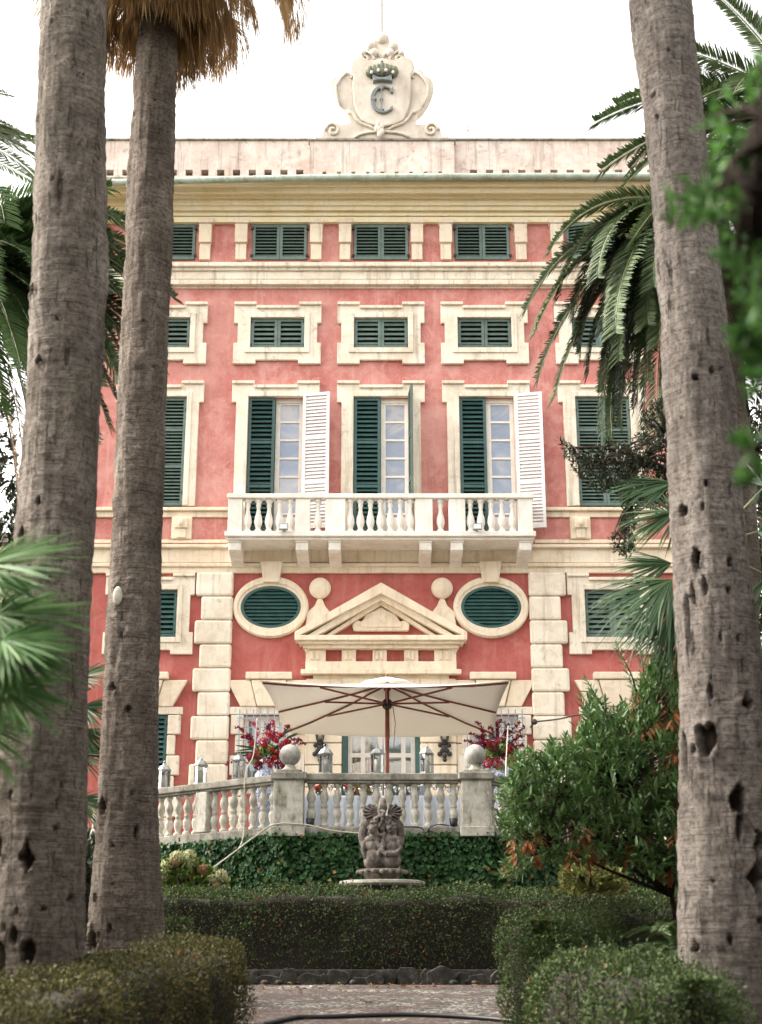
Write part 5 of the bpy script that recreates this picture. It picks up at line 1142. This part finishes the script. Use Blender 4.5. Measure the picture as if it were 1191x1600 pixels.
# ============================================================ FEATHER PALMS
M['date'] = leafmat('date palm leaflets', [(.028,.05,.022),(.05,.085,.034),(.085,.125,.05),(.12,.165,.068),(.045,.07,.03)], .5, .15, .25)
M['date2'] = leafmat('fresh date palm leaflets', [(.03,.07,.025),(.06,.12,.04),(.10,.165,.06),(.14,.20,.08)], .5, .2, .25)
M['rachis'] = paint('pale green frond stem', (.20,.22,.10), .5)
M['dbrown'] = leafmat('brown dying leaflets', [(.12,.07,.03),(.22,.13,.06),(.30,.19,.09)], .6, .3, .2)
def feather(lf, mb, base, az, el0, el1, L, ll=.38, n=85, tw=0.0):
    p = Vector(base); pts = [p.copy()]; el = el0; steps = 26; dirs = []
    for k in range(steps):
        f = k/steps; e = el0+(el1-el0)*(f**.85); d = Vector((math.cos(az+tw*f)*math.cos(e), math.sin(az+tw*f)*math.cos(e), math.sin(e))); dirs.append(d); p = p+d*L/steps; pts.append(p.copy())
    mb.tube(pts, [.022*(1-.85*k/steps) for k in range(steps+1)], 5)
    n = int(n*1.9)
    for k in range(n):
        f = .08+.92*k/(n-1); g = f*steps; i = min(int(g), steps-1); q = pts[i].lerp(pts[i+1], g-i); d = dirs[i]
        s_ = d.cross(Vector((0,0,1))).normalized(); u = s_.cross(d); l_ = ll*(.35+.65*math.sin(min(1, f*1.15+.08)*math.pi*.93)**.6)*random.uniform(.88,1.08)
        for s in (-1, 1):
            a = .75-.35*f; dd = d*a+s_*s*(.85)+u*random.uniform(.12,.4)+Vector((0,0,-.10)); lf.add([q], [dd], [u], l_*1.08, .023, .22*l_*random.uniform(.5,1.6))
def feather_palm(name, c, r, label, fr, trunk_r, mat, brown=()):
    root = thing(name, label, 'palm tree', (c.x, c.y, ground(c.y))); lf = LF(); mb = MB()
    for f in fr: feather(lf, mb, c+Vector((math.cos(f[0])*r, math.sin(f[0])*r, 0)), *f)
    lf.build('crown', mat, root, long=True); mb.build('frond_stems', M['rachis'], root, smooth=True)
    if brown:
        lf = LF(); mb = MB()
        for f in brown: feather(lf, mb, c+Vector((math.cos(f[0])*r, math.sin(f[0])*r, -.2)), *f)
        lf.build('dead_fronds', M['dbrown'], root, long=True); mb.build('dead_frond_stems', M['bark2'], root, smooth=True)
    mb = MB(); g = ground(c.y); n = 14; mb.tube([(c.x+.06*math.sin(k*.9), c.y, g-.1+(c.z-g+.1)*k/n) for k in range(n+1)], [trunk_r*(1.15 if k % 2 else 1.0) for k in range(n+1)], 16)
    mb.build('trunk', M['bark2'], root, smooth=True); return root
pi = math.pi
c = at(1105, 335, 18.0); fr = []
# hand laid fronds towards the left, then a general fill
fr += [(pi*1.02, .62, -1.15, 2.5, .36, 90), (pi*1.04, .30, -1.45, 2.8, .38, 95), (pi*1.06, .05, -1.5, 2.8, .40, 95), (pi*1.10, -.3, -1.5, 2.7, .40, 95), (pi*1.0, -.45, -1.5, 3.1, .38, 90), (pi*1.15, .2, -1.5, 2.6, .38, 90), (pi*.94, -.1, -1.5, 2.7, .38, 90), (pi*1.12, -.6, -1.5, 3.0, .36, 80), (pi*1.2,-.3,-1.5,3.2,.38,80),(pi*.9,-.55,-1.5,2.9,.36,80), (pi*1.03,-.2,-1.45,2.8,.40,95)]
fr += [(pi*1.0,.15,-1.2,3.1,.42,95),(pi*1.05,-.1,-1.25,3.3,.42,95),(pi*.97,-.3,-1.3,3.5,.42,95),(pi*1.02,-.5,-1.35,3.7,.42,95)]
for k in range(12): fr.append((pi*random.uniform(.8,1.2), random.uniform(-1.3,-.6), -1.55, random.uniform(2.8,3.8), .36, 80))
for k in range(14): fr.append((pi*random.uniform(.72,1.28), random.uniform(-1.0,-.1), -1.52, random.uniform(2.5,3.3), .36, 80))
for k in range(26): az = random.uniform(-1.9, 1.9)+0; el = random.uniform(-.6, 1.35); fr.append((az, el, -1.1-random.random()*.4 if el < .8 else -.5, random.uniform(2.7,3.4), .38, 70))
feather_palm('date_palm_tree', c, .22, 'feather leaved date palm with drooping dark fronds behind the right hand trunk', fr, .30, M['date'], [(pi*1.05,-1.1,-1.55,2.3,.22,60),(pi*.97,-.9,-1.55,2.9,.22,60),(-.2,-1.2,-1.55,2.6,.22,60),(-.5,-1.0,-1.5,3.0,.22,60)])
c = at(-100, 400, 17.0); fr = [(.0,1.0,-.5,2.6,.42,90),(.12,.8,-.6,2.8,.42,90),(-.12,.5,-.9,3.0,.42,90),(.05,.15,-1.1,3.1,.42,90),(-.08,.9,-.9,2.7,.42,90),(.1,-.35,-1.4,3.4,.42,90),(-.15,-.5,-1.45,3.8,.42,90)]
fr += [(.05,.85,-.75,2.6,.40,90),(.0,.6,-.9,2.8,.42,90),(-.05,.35,-.75,3.3,.42,95),(.1,.1,-1.0,3.4,.42,95),(-.1,-.1,-1.2,3.3,.42,95),(.05,-.3,-1.3,3.4,.42,95),(.2,-.5,-1.4,3.2,.42,90),(-.2,-.65,-1.45,3.4,.42,90),(.15,.2,-.9,3.1,.42,95),(.0,-.2,-1.2,3.2,.42,100),(.1,-.6,-1.3,3.5,.42,100),(-.15,.75,.0,2.4,.36,80),(.3,-.4,-1.3,3.3,.42,95)]
for k in range(22): fr.append((random.uniform(-.7,.7), random.uniform(-.9,.6), random.uniform(-1.5,-1.1), random.uniform(2.6,3.3), .42, 85))
for k in range(18): az = random.uniform(-2.2, 2.2); fr.append((az, random.uniform(-.7,1.3), -1.2, random.uniform(2.6,3.4), .40, 70))
feather_palm('date_palm_tree', c, .22, 'bushy date palm whose fronds show left of and between the two left trunks', fr, .30, M['date2'], [(.05,-.2,-1.3,3.0,.34,80),(-.1,-.4,-1.4,3.3,.34,80),(.1,-.75,-1.35,3.9,.3,70),(-.1,-.85,-1.45,3.2,.3,70),(.25,-1.0,-1.5,3.8,.3,70)])
c = at(1290, 190, 15.5); fr = [(pi*1.0,.75,-.5,2.6,.36,80),(pi*1.02,.55,-.6,2.9,.38,85),(pi*.98,.3,-.7,2.8,.38,85),(pi*1.05,.1,-.9,2.8,.38,85),(pi*.95,-.1,-1.0,2.8,.38,85),(pi*1.0,.95,.2,2.2,.34,70),(pi*1.1,1.2,.6,2.2,.3,70)]+[(random.uniform(0,6.28), random.uniform(-.5,1.2), -1.0, 2.6, .36, 70) for k in range(18)]
feather_palm('date_palm_tree', c, .22, 'tall date palm at the upper right edge with fronds against the white sky', fr, .28, M['date'])
c = at(-120, 210, 26.0); fr = [(random.uniform(-.6,.6), random.uniform(-.1,.7), random.uniform(-.9,-.3), 2.6, .36, 60) for k in range(9)]
feather_palm('date_palm_tree', c, .2, 'far feather palm whose frond tips show at the upper left edge', fr, .22, M['date2'])

# ============================================================ FAN LEAVED SHRUBS
M['fanl'] = leafmat('bright fan leaves', [(.04,.11,.03),(.06,.15,.04),(.09,.19,.05),(.08,.15,.045),(.12,.22,.06)], .5, .22, .2)
M['fand'] = leafmat('mid green fan leaves', [(.018,.05,.02),(.03,.075,.028),(.05,.105,.04),(.09,.14,.065),(.03,.065,.02)], .45, .15, .3)
def fan_shrub(label, fans, trunk_px, Y, mat, gz=None, tr=.1):
    tx = xf(trunk_px[0], trunk_px[1], Y); top = at(trunk_px[0], trunk_px[1], Y+.1); root = thing('fan_palm_shrub', label, 'fan palm', (tx, Y+.1, ground(Y))); lf = LF(); mb = MB()
    for (px, py, dy, ax, R_, n, spread, w_, droop) in fans:
        cc = at(px, py, Y+dy); m_ = top.lerp(cc, .6)+Vector((0,0,.12)); mb.tube([top, m_, cc], [.018,.012,.008], 5)
        fan(lf, cc, Vector(ax), (0,-.6,.8), R_, n, spread, w_, droop)
    lf.build('fan_leaves', mat, root, long=True); mb.build('leaf_stalks', M['rachis'], root, smooth=True)
    g = ground(Y)-.1; mb = MB(); mb.tube([(tx,Y+.1,g),(tx+.03,Y+.1,(g+top.z)/2),top], [tr*1.2,tr,tr*.9], 12); mb.build('trunk', M['bark2'], root, smooth=True)
fan_shrub('fan leaved palm with fresh green leaves in front of the leftmost trunk', [(-30,885,0,(1,-.1,.25),.52,30,R(130),.022,.2),(-12,905,.1,(1,0,-.25),.30,22,R(120),.02,.2),(2,1000,-.1,(1,-.3,-.05),.40,36,R(190),.026,.35),(-5,1070,.0,(1,-.2,-.45),.40,34,R(170),.026,.4),(-10,960,.15,(1,0,.1),.50,32,R(150),.022,.3),(15,1010,.0,(.4,-.4,-1),.38,30,R(170),.026,.3),(-60,1000,.2,(.3,0,1),.5,26,R(150),.026,.3),(-60,1120,.2,(.7,0,-.6),.45,30,R(150),.026,.4)], (-90,1050), 6.3, M['fanl'])
fan_shrub('grey green fan leaved palm behind the right hand trunk, in front of the window', [(1052,755,0,(-1,-.1,.05),.70,34,R(110),.028,.35),(1062,800,.2,(-1,-.2,-.25),.72,30,R(100),.028,.4),(1050,905,-.1,(-1,-.2,-.25),.95,38,R(120),.03,.45),(1058,930,.1,(-.75,-.3,-.7),.85,36,R(130),.03,.45),(1062,965,.2,(-.6,-.2,-.9),.65,34,R(120),.028,.4),(1050,880,.4,(-1,0,.1),.62,30,R(120),.028,.35),(1080,960,.3,(-.2,-.1,-1),.6,30,R(110),.028,.3),(1075,820,.4,(.2,0,1),.6,26,R(140),.03,.3),(1195,760,.3,(.6,-.2,.6),.7,34,R(180),.03,.3),(1200,900,.1,(.5,-.3,-.4),.7,34,R(180),.03,.3),(1185,830,.2,(.9,-.3,0),.6,30,R(160),.03,.3)], (1110,900), 13.0, M['fand'])
fan_shrub('small dark fan palm showing between the two left trunks', [(120,1060,0,(1,-.2,.3),.55,30,R(150),.028,.3),(128,1105,.1,(1,-.2,-.1),.55,30,R(150),.028,.3),(120,1180,.1,(1,-.2,.1),.55,30,R(160),.028,.4),(118,1250,0,(1,-.2,-.3),.55,30,R(150),.028,.4),(100,1100,0,(-.5,0,1),.6,28,R(160),.03,.3),(125,1140,.1,(.6,-.2,-1),.55,28,R(160),.03,.3)], (95,1180), 16.0, M['fand'])
# cycad by the right hand trunk
c = at(1075, 1500, 12.2); lf = LF(); mb = MB(); root = thing('cycad', 'dark cycad with arching feathery leaves between the right hedges and the trunk', 'cycad', (c.x, c.y, ground(c.y)))
for k in range(26): feather(lf, mb, c, random.uniform(0, 6.28), random.uniform(.25,1.2), -.5, random.uniform(.55,.85), .12, 46)
lf.build('crown', M['date'], root, long=True); mb.build('leaf_stalks', M['rachis'], root); mb = MB(); mb.tube([(c.x,c.y,ground(c.y)-.05),(c.x,c.y,c.z)], .1, 10); mb.build('trunk', M['bark2'], root)

# ============================================================ BROAD LEAVED SHRUBS AND TREES
M['ole'] = leafmat('oleander leaves', [(.03,.075,.02),(.055,.125,.034),(.09,.175,.05),(.13,.23,.07),(.21,.30,.14),(.04,.095,.027)], .32, .2, .5)
M['oak'] = leafmat('holm oak leaves', [(.014,.022,.012),(.028,.040,.020),(.05,.065,.035),(.022,.03,.014)], .4, .12, .45)
M['near'] = leafmat('pittosporum leaves', [(.02,.06,.018),(.04,.11,.028),(.075,.19,.04),(.13,.29,.06),(.03,.085,.024),(.014,.045,.015)], .4, .32, .3)
M['yel'] = leafmat('yellowing shrub leaves', [(.09,.13,.03),(.15,.19,.05),(.22,.21,.07),(.07,.11,.03)], .5, .25, .2)
M['branch'] = barkmat('branch bark', [(.05,.035,.028),(.10,.075,.06),(.16,.12,.1),(.02,.014,.012),(.05,.05,.04)])
def inside(poly, x, y):
    r = False; n = len(poly)
    for i in range(n):
        (x0,y0),(x1,y1) = poly[i], poly[(i+1) % n]
        if (y0 > y) != (y1 > y) and x < (x1-x0)*(y-y0)/(y1-y0)+x0: r = not r
    return r
def rosettes(poly, Y0, Y1, n, base, label, name, cat, mat, L, W, per, dryf=0, dry_zone=None, up=.5, bark=None, trunk_r=.05, hubs=(), dens_edge=0, spread=.9, group=None, origin=None):
    """a shrub: clusters of leaves at the ends of branches filling a volume"""
    xs = [p[0] for p in poly]; ys = [p[1] for p in poly]; root = thing(name, label, cat, (base[0], base[1], ground(base[1])), group); lf = LF(); ld = LF(); mb = MB(); k = 0
    base = Vector((base[0], base[1], ground(base[1])-.05)); hubs_ = [at(*h) for h in hubs]
    if origin: 
        o_ = at(*origin); mb.tube([base, base.lerp(o_,.5)+Vector((.05,0,0)), o_], [trunk_r*1.8, trunk_r*1.5, trunk_r*1.2], 9); base = o_
    for h in hubs_:
        m_ = base.lerp(h, .5)+Vector((random.uniform(-.1,.1), random.uniform(-.1,.1), random.uniform(-.05,.15))); mb.tube([base, base.lerp(m_,.5)+Vector((random.uniform(-.04,.04),0,0)), m_, m_.lerp(h,.5)+Vector((0,0,.05)), h], [trunk_r, trunk_r*.85, trunk_r*.65, trunk_r*.5, trunk_r*.35], 7)
    while k < n:
        px, py = random.uniform(min(xs), max(xs)), random.uniform(min(ys), max(ys))
        if not inside(poly, px, py): continue
        Y = random.uniform(Y0, Y1); c = at(px, py, Y); k += 1
        if hubs_:
            h = min(hubs_, key=lambda q: (q-c).length+random.random()*.2); 
            if random.random() < .45: mb.tube([h, h.lerp(c,.5)+Vector((0,0,.04)), c], [.012,.008,.004], 4)
            d0 = (c-h)
        else: d0 = c-base
        d0 = d0.normalized()*.6+Vector((0,0,up))+Vector(rng.normal(size=3)*.25); d0.normalize()
        dead = random.random() < dryf*(1 if dry_zone is None else dry_zone(px, py)); nn = int(per*random.uniform(.6,1.2))+1
        D_ = unit(np.array(d0)+rdir(nn)*spread); off = np.array(d0)*np.linspace(-.10,.05,nn)[:,None]*L/.1
        if dead: D_ = unit(D_*np.array([1,1,.4])+np.array([0,0,-1.0]))
        (ld if dead else lf).add(np.array(c)+off, D_, unit(np.cross(np.cross(D_, np.array([0,0,1.])), D_)+rdir(nn)*.35), rng.uniform(.65,1.1,nn)*L*(1.1 if dead else 1), W*(1.25 if dead else 1), L*.1)
    lf.build('foliage', mat, root, long=True)
    if ld.P: ld.build('dead_leaves', M['dry'], root, long=True)
    mb.build('branches', bark or M['branch'], root, smooth=True); return root
poly = [(775,1300),(788,1262),(775,1245),(800,1215),(812,1180),(845,1185),(858,1165),(880,1170),(905,1150),(915,1110),(925,1085),(945,1095),(965,1120),(985,1090),(1000,1060),(1040,1020),(1075,1040),(1085,1150),(1090,1330),(1040,1372),(985,1350),(930,1340),(880,1345),(840,1330),(800,1380),(780,1360),(812,1330)]
bx = xf(1062, 1450, 14.2)
dz = lambda px, py: 1 if ((940 < px < 1015 and 1185 < py < 1260) or py > 1300) else .12
rosettes(poly, 13.2, 15.2, 1500, (bx, 14.2), 'dense oleander shrub with narrow glossy leaves and some dead brown ones, right of the terrace', 'oleander_shrub', 'shrub', M['ole'], .125, .026, 11, .14, dz, hubs=[(1000,1330,14.2),(930,1310,14.0),(1040,1250,14.4),(960,1230,14.0),(880,1250,14.2),(1000,1150,14.5),(850,1330,13.9),(1060,1350,14.0),(820,1260,14.1),(930,1180,14.4)], spread=.95, trunk_r=.022, origin=(1050,1400,14.3))
# wispy upright shoots
sh = [((1010,1150),(1000,1005)),((1045,1120),(1048,975)),((960,1150),(917,1063)),((1000,1100),(965,1010)),((860,1210),(828,1172)),((870,1200),(884,1150)),((1050,1080),(1065,985)),((925,1170),(908,1090)),((820,1230),(790,1222)),((985,1120),(1020,1040)),((830,1290),(778,1245)),((1030,1080),(1030,1010))]
root = [o for o in bpy.data.objects if o.name.startswith('oleander_shrub')][0]; lf = LF(); mb = MB()
for (a, b_), (c_, d_) in sh:
    Y = random.uniform(13.4,14.4); p, q = at(a,b_,Y), at(c_,d_,Y-.1); mb.tube([p, p.lerp(q,.5)+Vector((.03,0,0)), q], [.012,.008,.003], 5); mb.build('shoot', M['branch'], root); mb = MB(); d0 = (q-p).normalized()
    for k in range(34):
        f = k/33; cc = p.lerp(q, f); az = k*2.4; s_ = d0.orthogonal().normalized(); t2 = d0.cross(s_); dd = d0*.75+(s_*math.cos(az)+t2*math.sin(az))*.8; lf.add([cc], [dd], [d0-dd*.3], .105*random.uniform(.7,1.1), .022, .012)
lf.build('shoot_leaves', M['ole'], root, long=True)
# holm oak sprays behind the palm
poly = [(872,690),(892,688),(900,712),(925,706),(950,690),(985,700),(1010,640),(1060,600),(1070,800),(1000,790),(985,870),(960,862),(950,845),(975,820),(965,760),(930,770),(905,745),(885,715)]
rosettes(poly, 15.5, 17, 800, (xf(1110,900,16.5),16.5), 'small leaved dark holm oak branch reaching in front of the right tall shutters', 'holm_oak_tree', 'tree', M['oak'], .065, .024, 8, hubs=[(1000,720,16.2),(1040,680,16.3),(940,725,16),(985,780,16),(1050,760,16.3),(895,700,16)], trunk_r=.045, origin=(1105,760,16.5))
poly = [(950,600),(1060,560),(1060,690),(990,690),(930,640),(935,610)]
# dark evergreen mass right of the leaning palm
poly = [(1118,440),(1160,340),(1230,330),(1350,400),(1400,800),(1400,1300),(1150,1300),(1130,1150),(1165,1000),(1150,700)]
rosettes(poly, 19.2, 22.5, 2100, (xf(1260,1300,20),20.5), 'dark evergreen tree filling the gap at the right edge beyond the leaning trunk', 'evergreen_tree', 'tree', M['oak'], .16, .06, 9, hubs=[(1180,1100,21),(1230,900,21),(1180,700,21),(1250,600,21),(1200,480,21),(1300,1100,21),(1320,800,21)], trunk_r=.16)
poly = [(1150,1020),(1300,1000),(1300,1500),(1120,1500),(1150,1250)]
rosettes(poly, 12.0, 13.5, 500, (xf(1230,1500,12.8),12.8), 'glossy green shrub at the right edge behind the leaning trunk', 'laurel_shrub', 'shrub', M['ole'], .12, .035, 9, hubs=[(1200,1200,12.8),(1230,1350,12.8)])
poly = [(95,1290),(150,1300),(175,1330),(175,1480),(60,1500),(60,1300)]
rosettes(poly, 15.0, 16.5, 420, (xf(120,1480,15.7),15.7), 'low dark shrub between the bases of the two left palm trunks', 'laurel_shrub', 'shrub', M['oak'], .10, .03, 9, hubs=[(120,1400,15.7)])
poly = [(-400,520),(-200,480),(-60,560),(15,620),(40,800),(20,1100),(40,1420),(-420,1450)]
rosettes(poly, 20.5, 23.5, 2600, (xf(-200,1300,21),21.8), 'dark tree at the far left edge beyond the leftmost trunk', 'evergreen_tree', 'tree', M['oak'], .15, .055, 9, hubs=[(-60,1100,22),(-30,900,22),(-150,700,22),(-250,900,22),(-80,1300,22)], trunk_r=.15)
# yellowish shrub in front of the ivy
poly = [(868,1398),(878,1365),(905,1348),(940,1350),(970,1362),(980,1398)]
rosettes(poly, 17.5, 18.1, 150, (xf(925,1390,17.8),17.9), 'yellow green shrub peeping out under the oleander, above the right hedge', 'hydrangea_shrub', 'shrub', M['yel'], .10, .05, 6, trunk_r=.02, hubs=[(925,1385,17.8)])
# hydrangeas left of the ivy wall
poly = [(246,1400),(250,1368),(268,1350),(300,1345),(330,1365),(350,1385),(352,1400)]
hyd = rosettes(poly, 19.45, 19.8, 110, (xf(295,1390,19.6),19.7), 'hydrangea shrub with fading cream flower heads before the ivy wall', 'hydrangea_shrub', 'shrub', leafmat('hydrangea leaves', [(.10,.18,.03),(.17,.26,.05),(.08,.14,.03),(.30,.28,.08)], .5, .25, .2), .13, .07, 4, trunk_r=.02, hubs=[(290,1385,19.6)])
M['hyc'] = leafmat('cream hydrangea florets', [(.50,.46,.26),(.62,.58,.38),(.40,.42,.22),(.66,.62,.45)], .7, .2, .2); M['hyb'] = leafmat('brown hydrangea florets', [(.32,.17,.08),(.45,.28,.15),(.25,.12,.06)], .7, .2, .2)
for (a, b_, r, mm) in ((277,1340,.10,'hyc'),(296,1338,.10,'hyc'),(263,1352,.10,'hyc'),(256,1368,.09,'hyc'),(272,1348,.085,'hyb'),(316,1358,.075,'hyb'),(346,1368,.09,'hyc'),(332,1374,.08,'hyc'),(338,1384,.06,'hyb'),(300,1352,.07,'hyc')):
    lf = LF(); bloom(at(a,b_,19.5), r, 170, .036, lf); lf.build('flower_head', M[mm], hyd)
# near out of focus leaves, upper right
poly = [(1040,330),(1052,292),(1085,300),(1110,270),(1100,240),(1125,225),(1105,180),(1130,120),(1175,100),(1260,80),(1290,640),(1215,600),(1160,560),(1140,440),(1118,380),(1090,350)]
rosettes(poly, 2.7, 3.4, 190, (xf(1420,400,2.6),2.6), 'near blurred leafy branch reaching in from the upper right edge', 'pittosporum_tree', 'tree', M['near'], .05, .017, 9, hubs=[(1180,300,2.6),(1230,200,2.6),(1220,450,2.6),(1110,310,2.5),(1210,560,2.6)], trunk_r=.004, origin=(1400,420,2.6))
root = [o for o in bpy.data.objects if o.name.startswith('pittosporum_tree')][0]; lf = LF(); mb = MB()
for (px, py) in ((1175,700),(1185,745),(1180,530),(1165,515),(1190,600),(1195,560)):
    c = at(px, py, 2.5); h = at(1250, py-20, 2.6); mb.tube([h, c], [.006,.003], 4); D_ = unit(np.array([-.6,0,.2])+rdir(12)*.9); lf.add(np.array([c]*12), D_, rdir(12), .055, .021, .01)
lf.build('side_sprays', M['near'], root, long=True); mb.build('side_twigs', M['branch'], root)
# ============================================================ NEIGHBOURING HOUSE far left, UNSEEN SHADE TREES added around the camera
nb = thing('neighbour_house', 'low pale yellow house glimpsed at the far left edge behind the palms', 'house', (-19.5, 38, ground(38))); g = ground(38)
x1, zt1, zt2 = xf(60,850,38), zf(835,38), zf(850,38)
mb = MB(); mb.box(x1-14, x1, 38, 46, g-1, zt2); mb.build('wall', M['yellow'], nb); mb = MB(); mb.box(x1-14.2, x1+.2, 37.8, 46.2, zt2+.001, zt1); mb.build('roof', M['stone_dark'], nb); mb = MB(); mb.box(x1-3, x1-2, 37.96, 37.999, zt2-3, zt2-1.2); mb.build('window', M['green'], nb)
M['shade'] = leafmat('shade tree leaves', [(.02,.05,.015),(.04,.08,.02),(.06,.11,.03)], .5, .15)
def shade_tree(x, y, zc, rx, ry, rz, n, label, seed):  # out-of-view tree added to darken the foreground
    g = ground(y); root = thing('shade_tree', label, 'tree', (x, y, g), 'unseen trees added to shade the foreground'); d = rdir(n); rr = rng.random((n,1))**.45
    P_ = np.array([x,y,zc])+d*rr*np.array([rx,ry,rz]); keep = vnoise(P_*.55+seed) > .36; P_ = P_[keep]; m_ = len(P_); lf = LF(); lf.add(P_, rdir(m_), unit(rdir(m_)+np.array([0,0,.8])), .34, .22); lf.build('crown', M['shade'], root)
    mb = MB(); mb.tube([(x,y,g-.2),(x+.1,y,g+2),(x,y+.1,zc-rz*.5),(x,y,zc)], [.34,.28,.2,.1], 12)
    for k in range(7): a = k*.9; mb.tube([(x,y,zc-rz*.6),(x+math.cos(a)*rx*.35,y+math.sin(a)*ry*.35,zc-rz*.2),(x+math.cos(a)*rx*.75,y+math.sin(a)*ry*.75,zc+.2)], [.13,.09,.04], 7)
    mb.build('trunk', M['branch'], root, smooth=True)
shade_tree(-8.2, 0.5, 5.6, 5.8, 5.5, 3.2, 18000, 'unseen tree added left of the viewpoint to shade the foreground', 1)
shade_tree(8.8, 0.5, 5.6, 5.8, 5.5, 3.2, 18000, 'unseen tree added right of the viewpoint to shade the foreground', 5)
shade_tree(0.0, -7.0, 6.4, 8.0, 5.0, 4.0, 22000, 'unseen tree added behind the viewpoint to shade the foreground', 9)
shade_tree(-10.8, 11.5, 5.0, 4.4, 5.5, 3.4, 18000, 'unseen tree added left of the tall palms to shade the foreground', 13)
shade_tree(11.5, 12.0, 5.0, 4.4, 5.5, 3.4, 18000, 'unseen tree added right of the leaning palm to shade the foreground', 15)
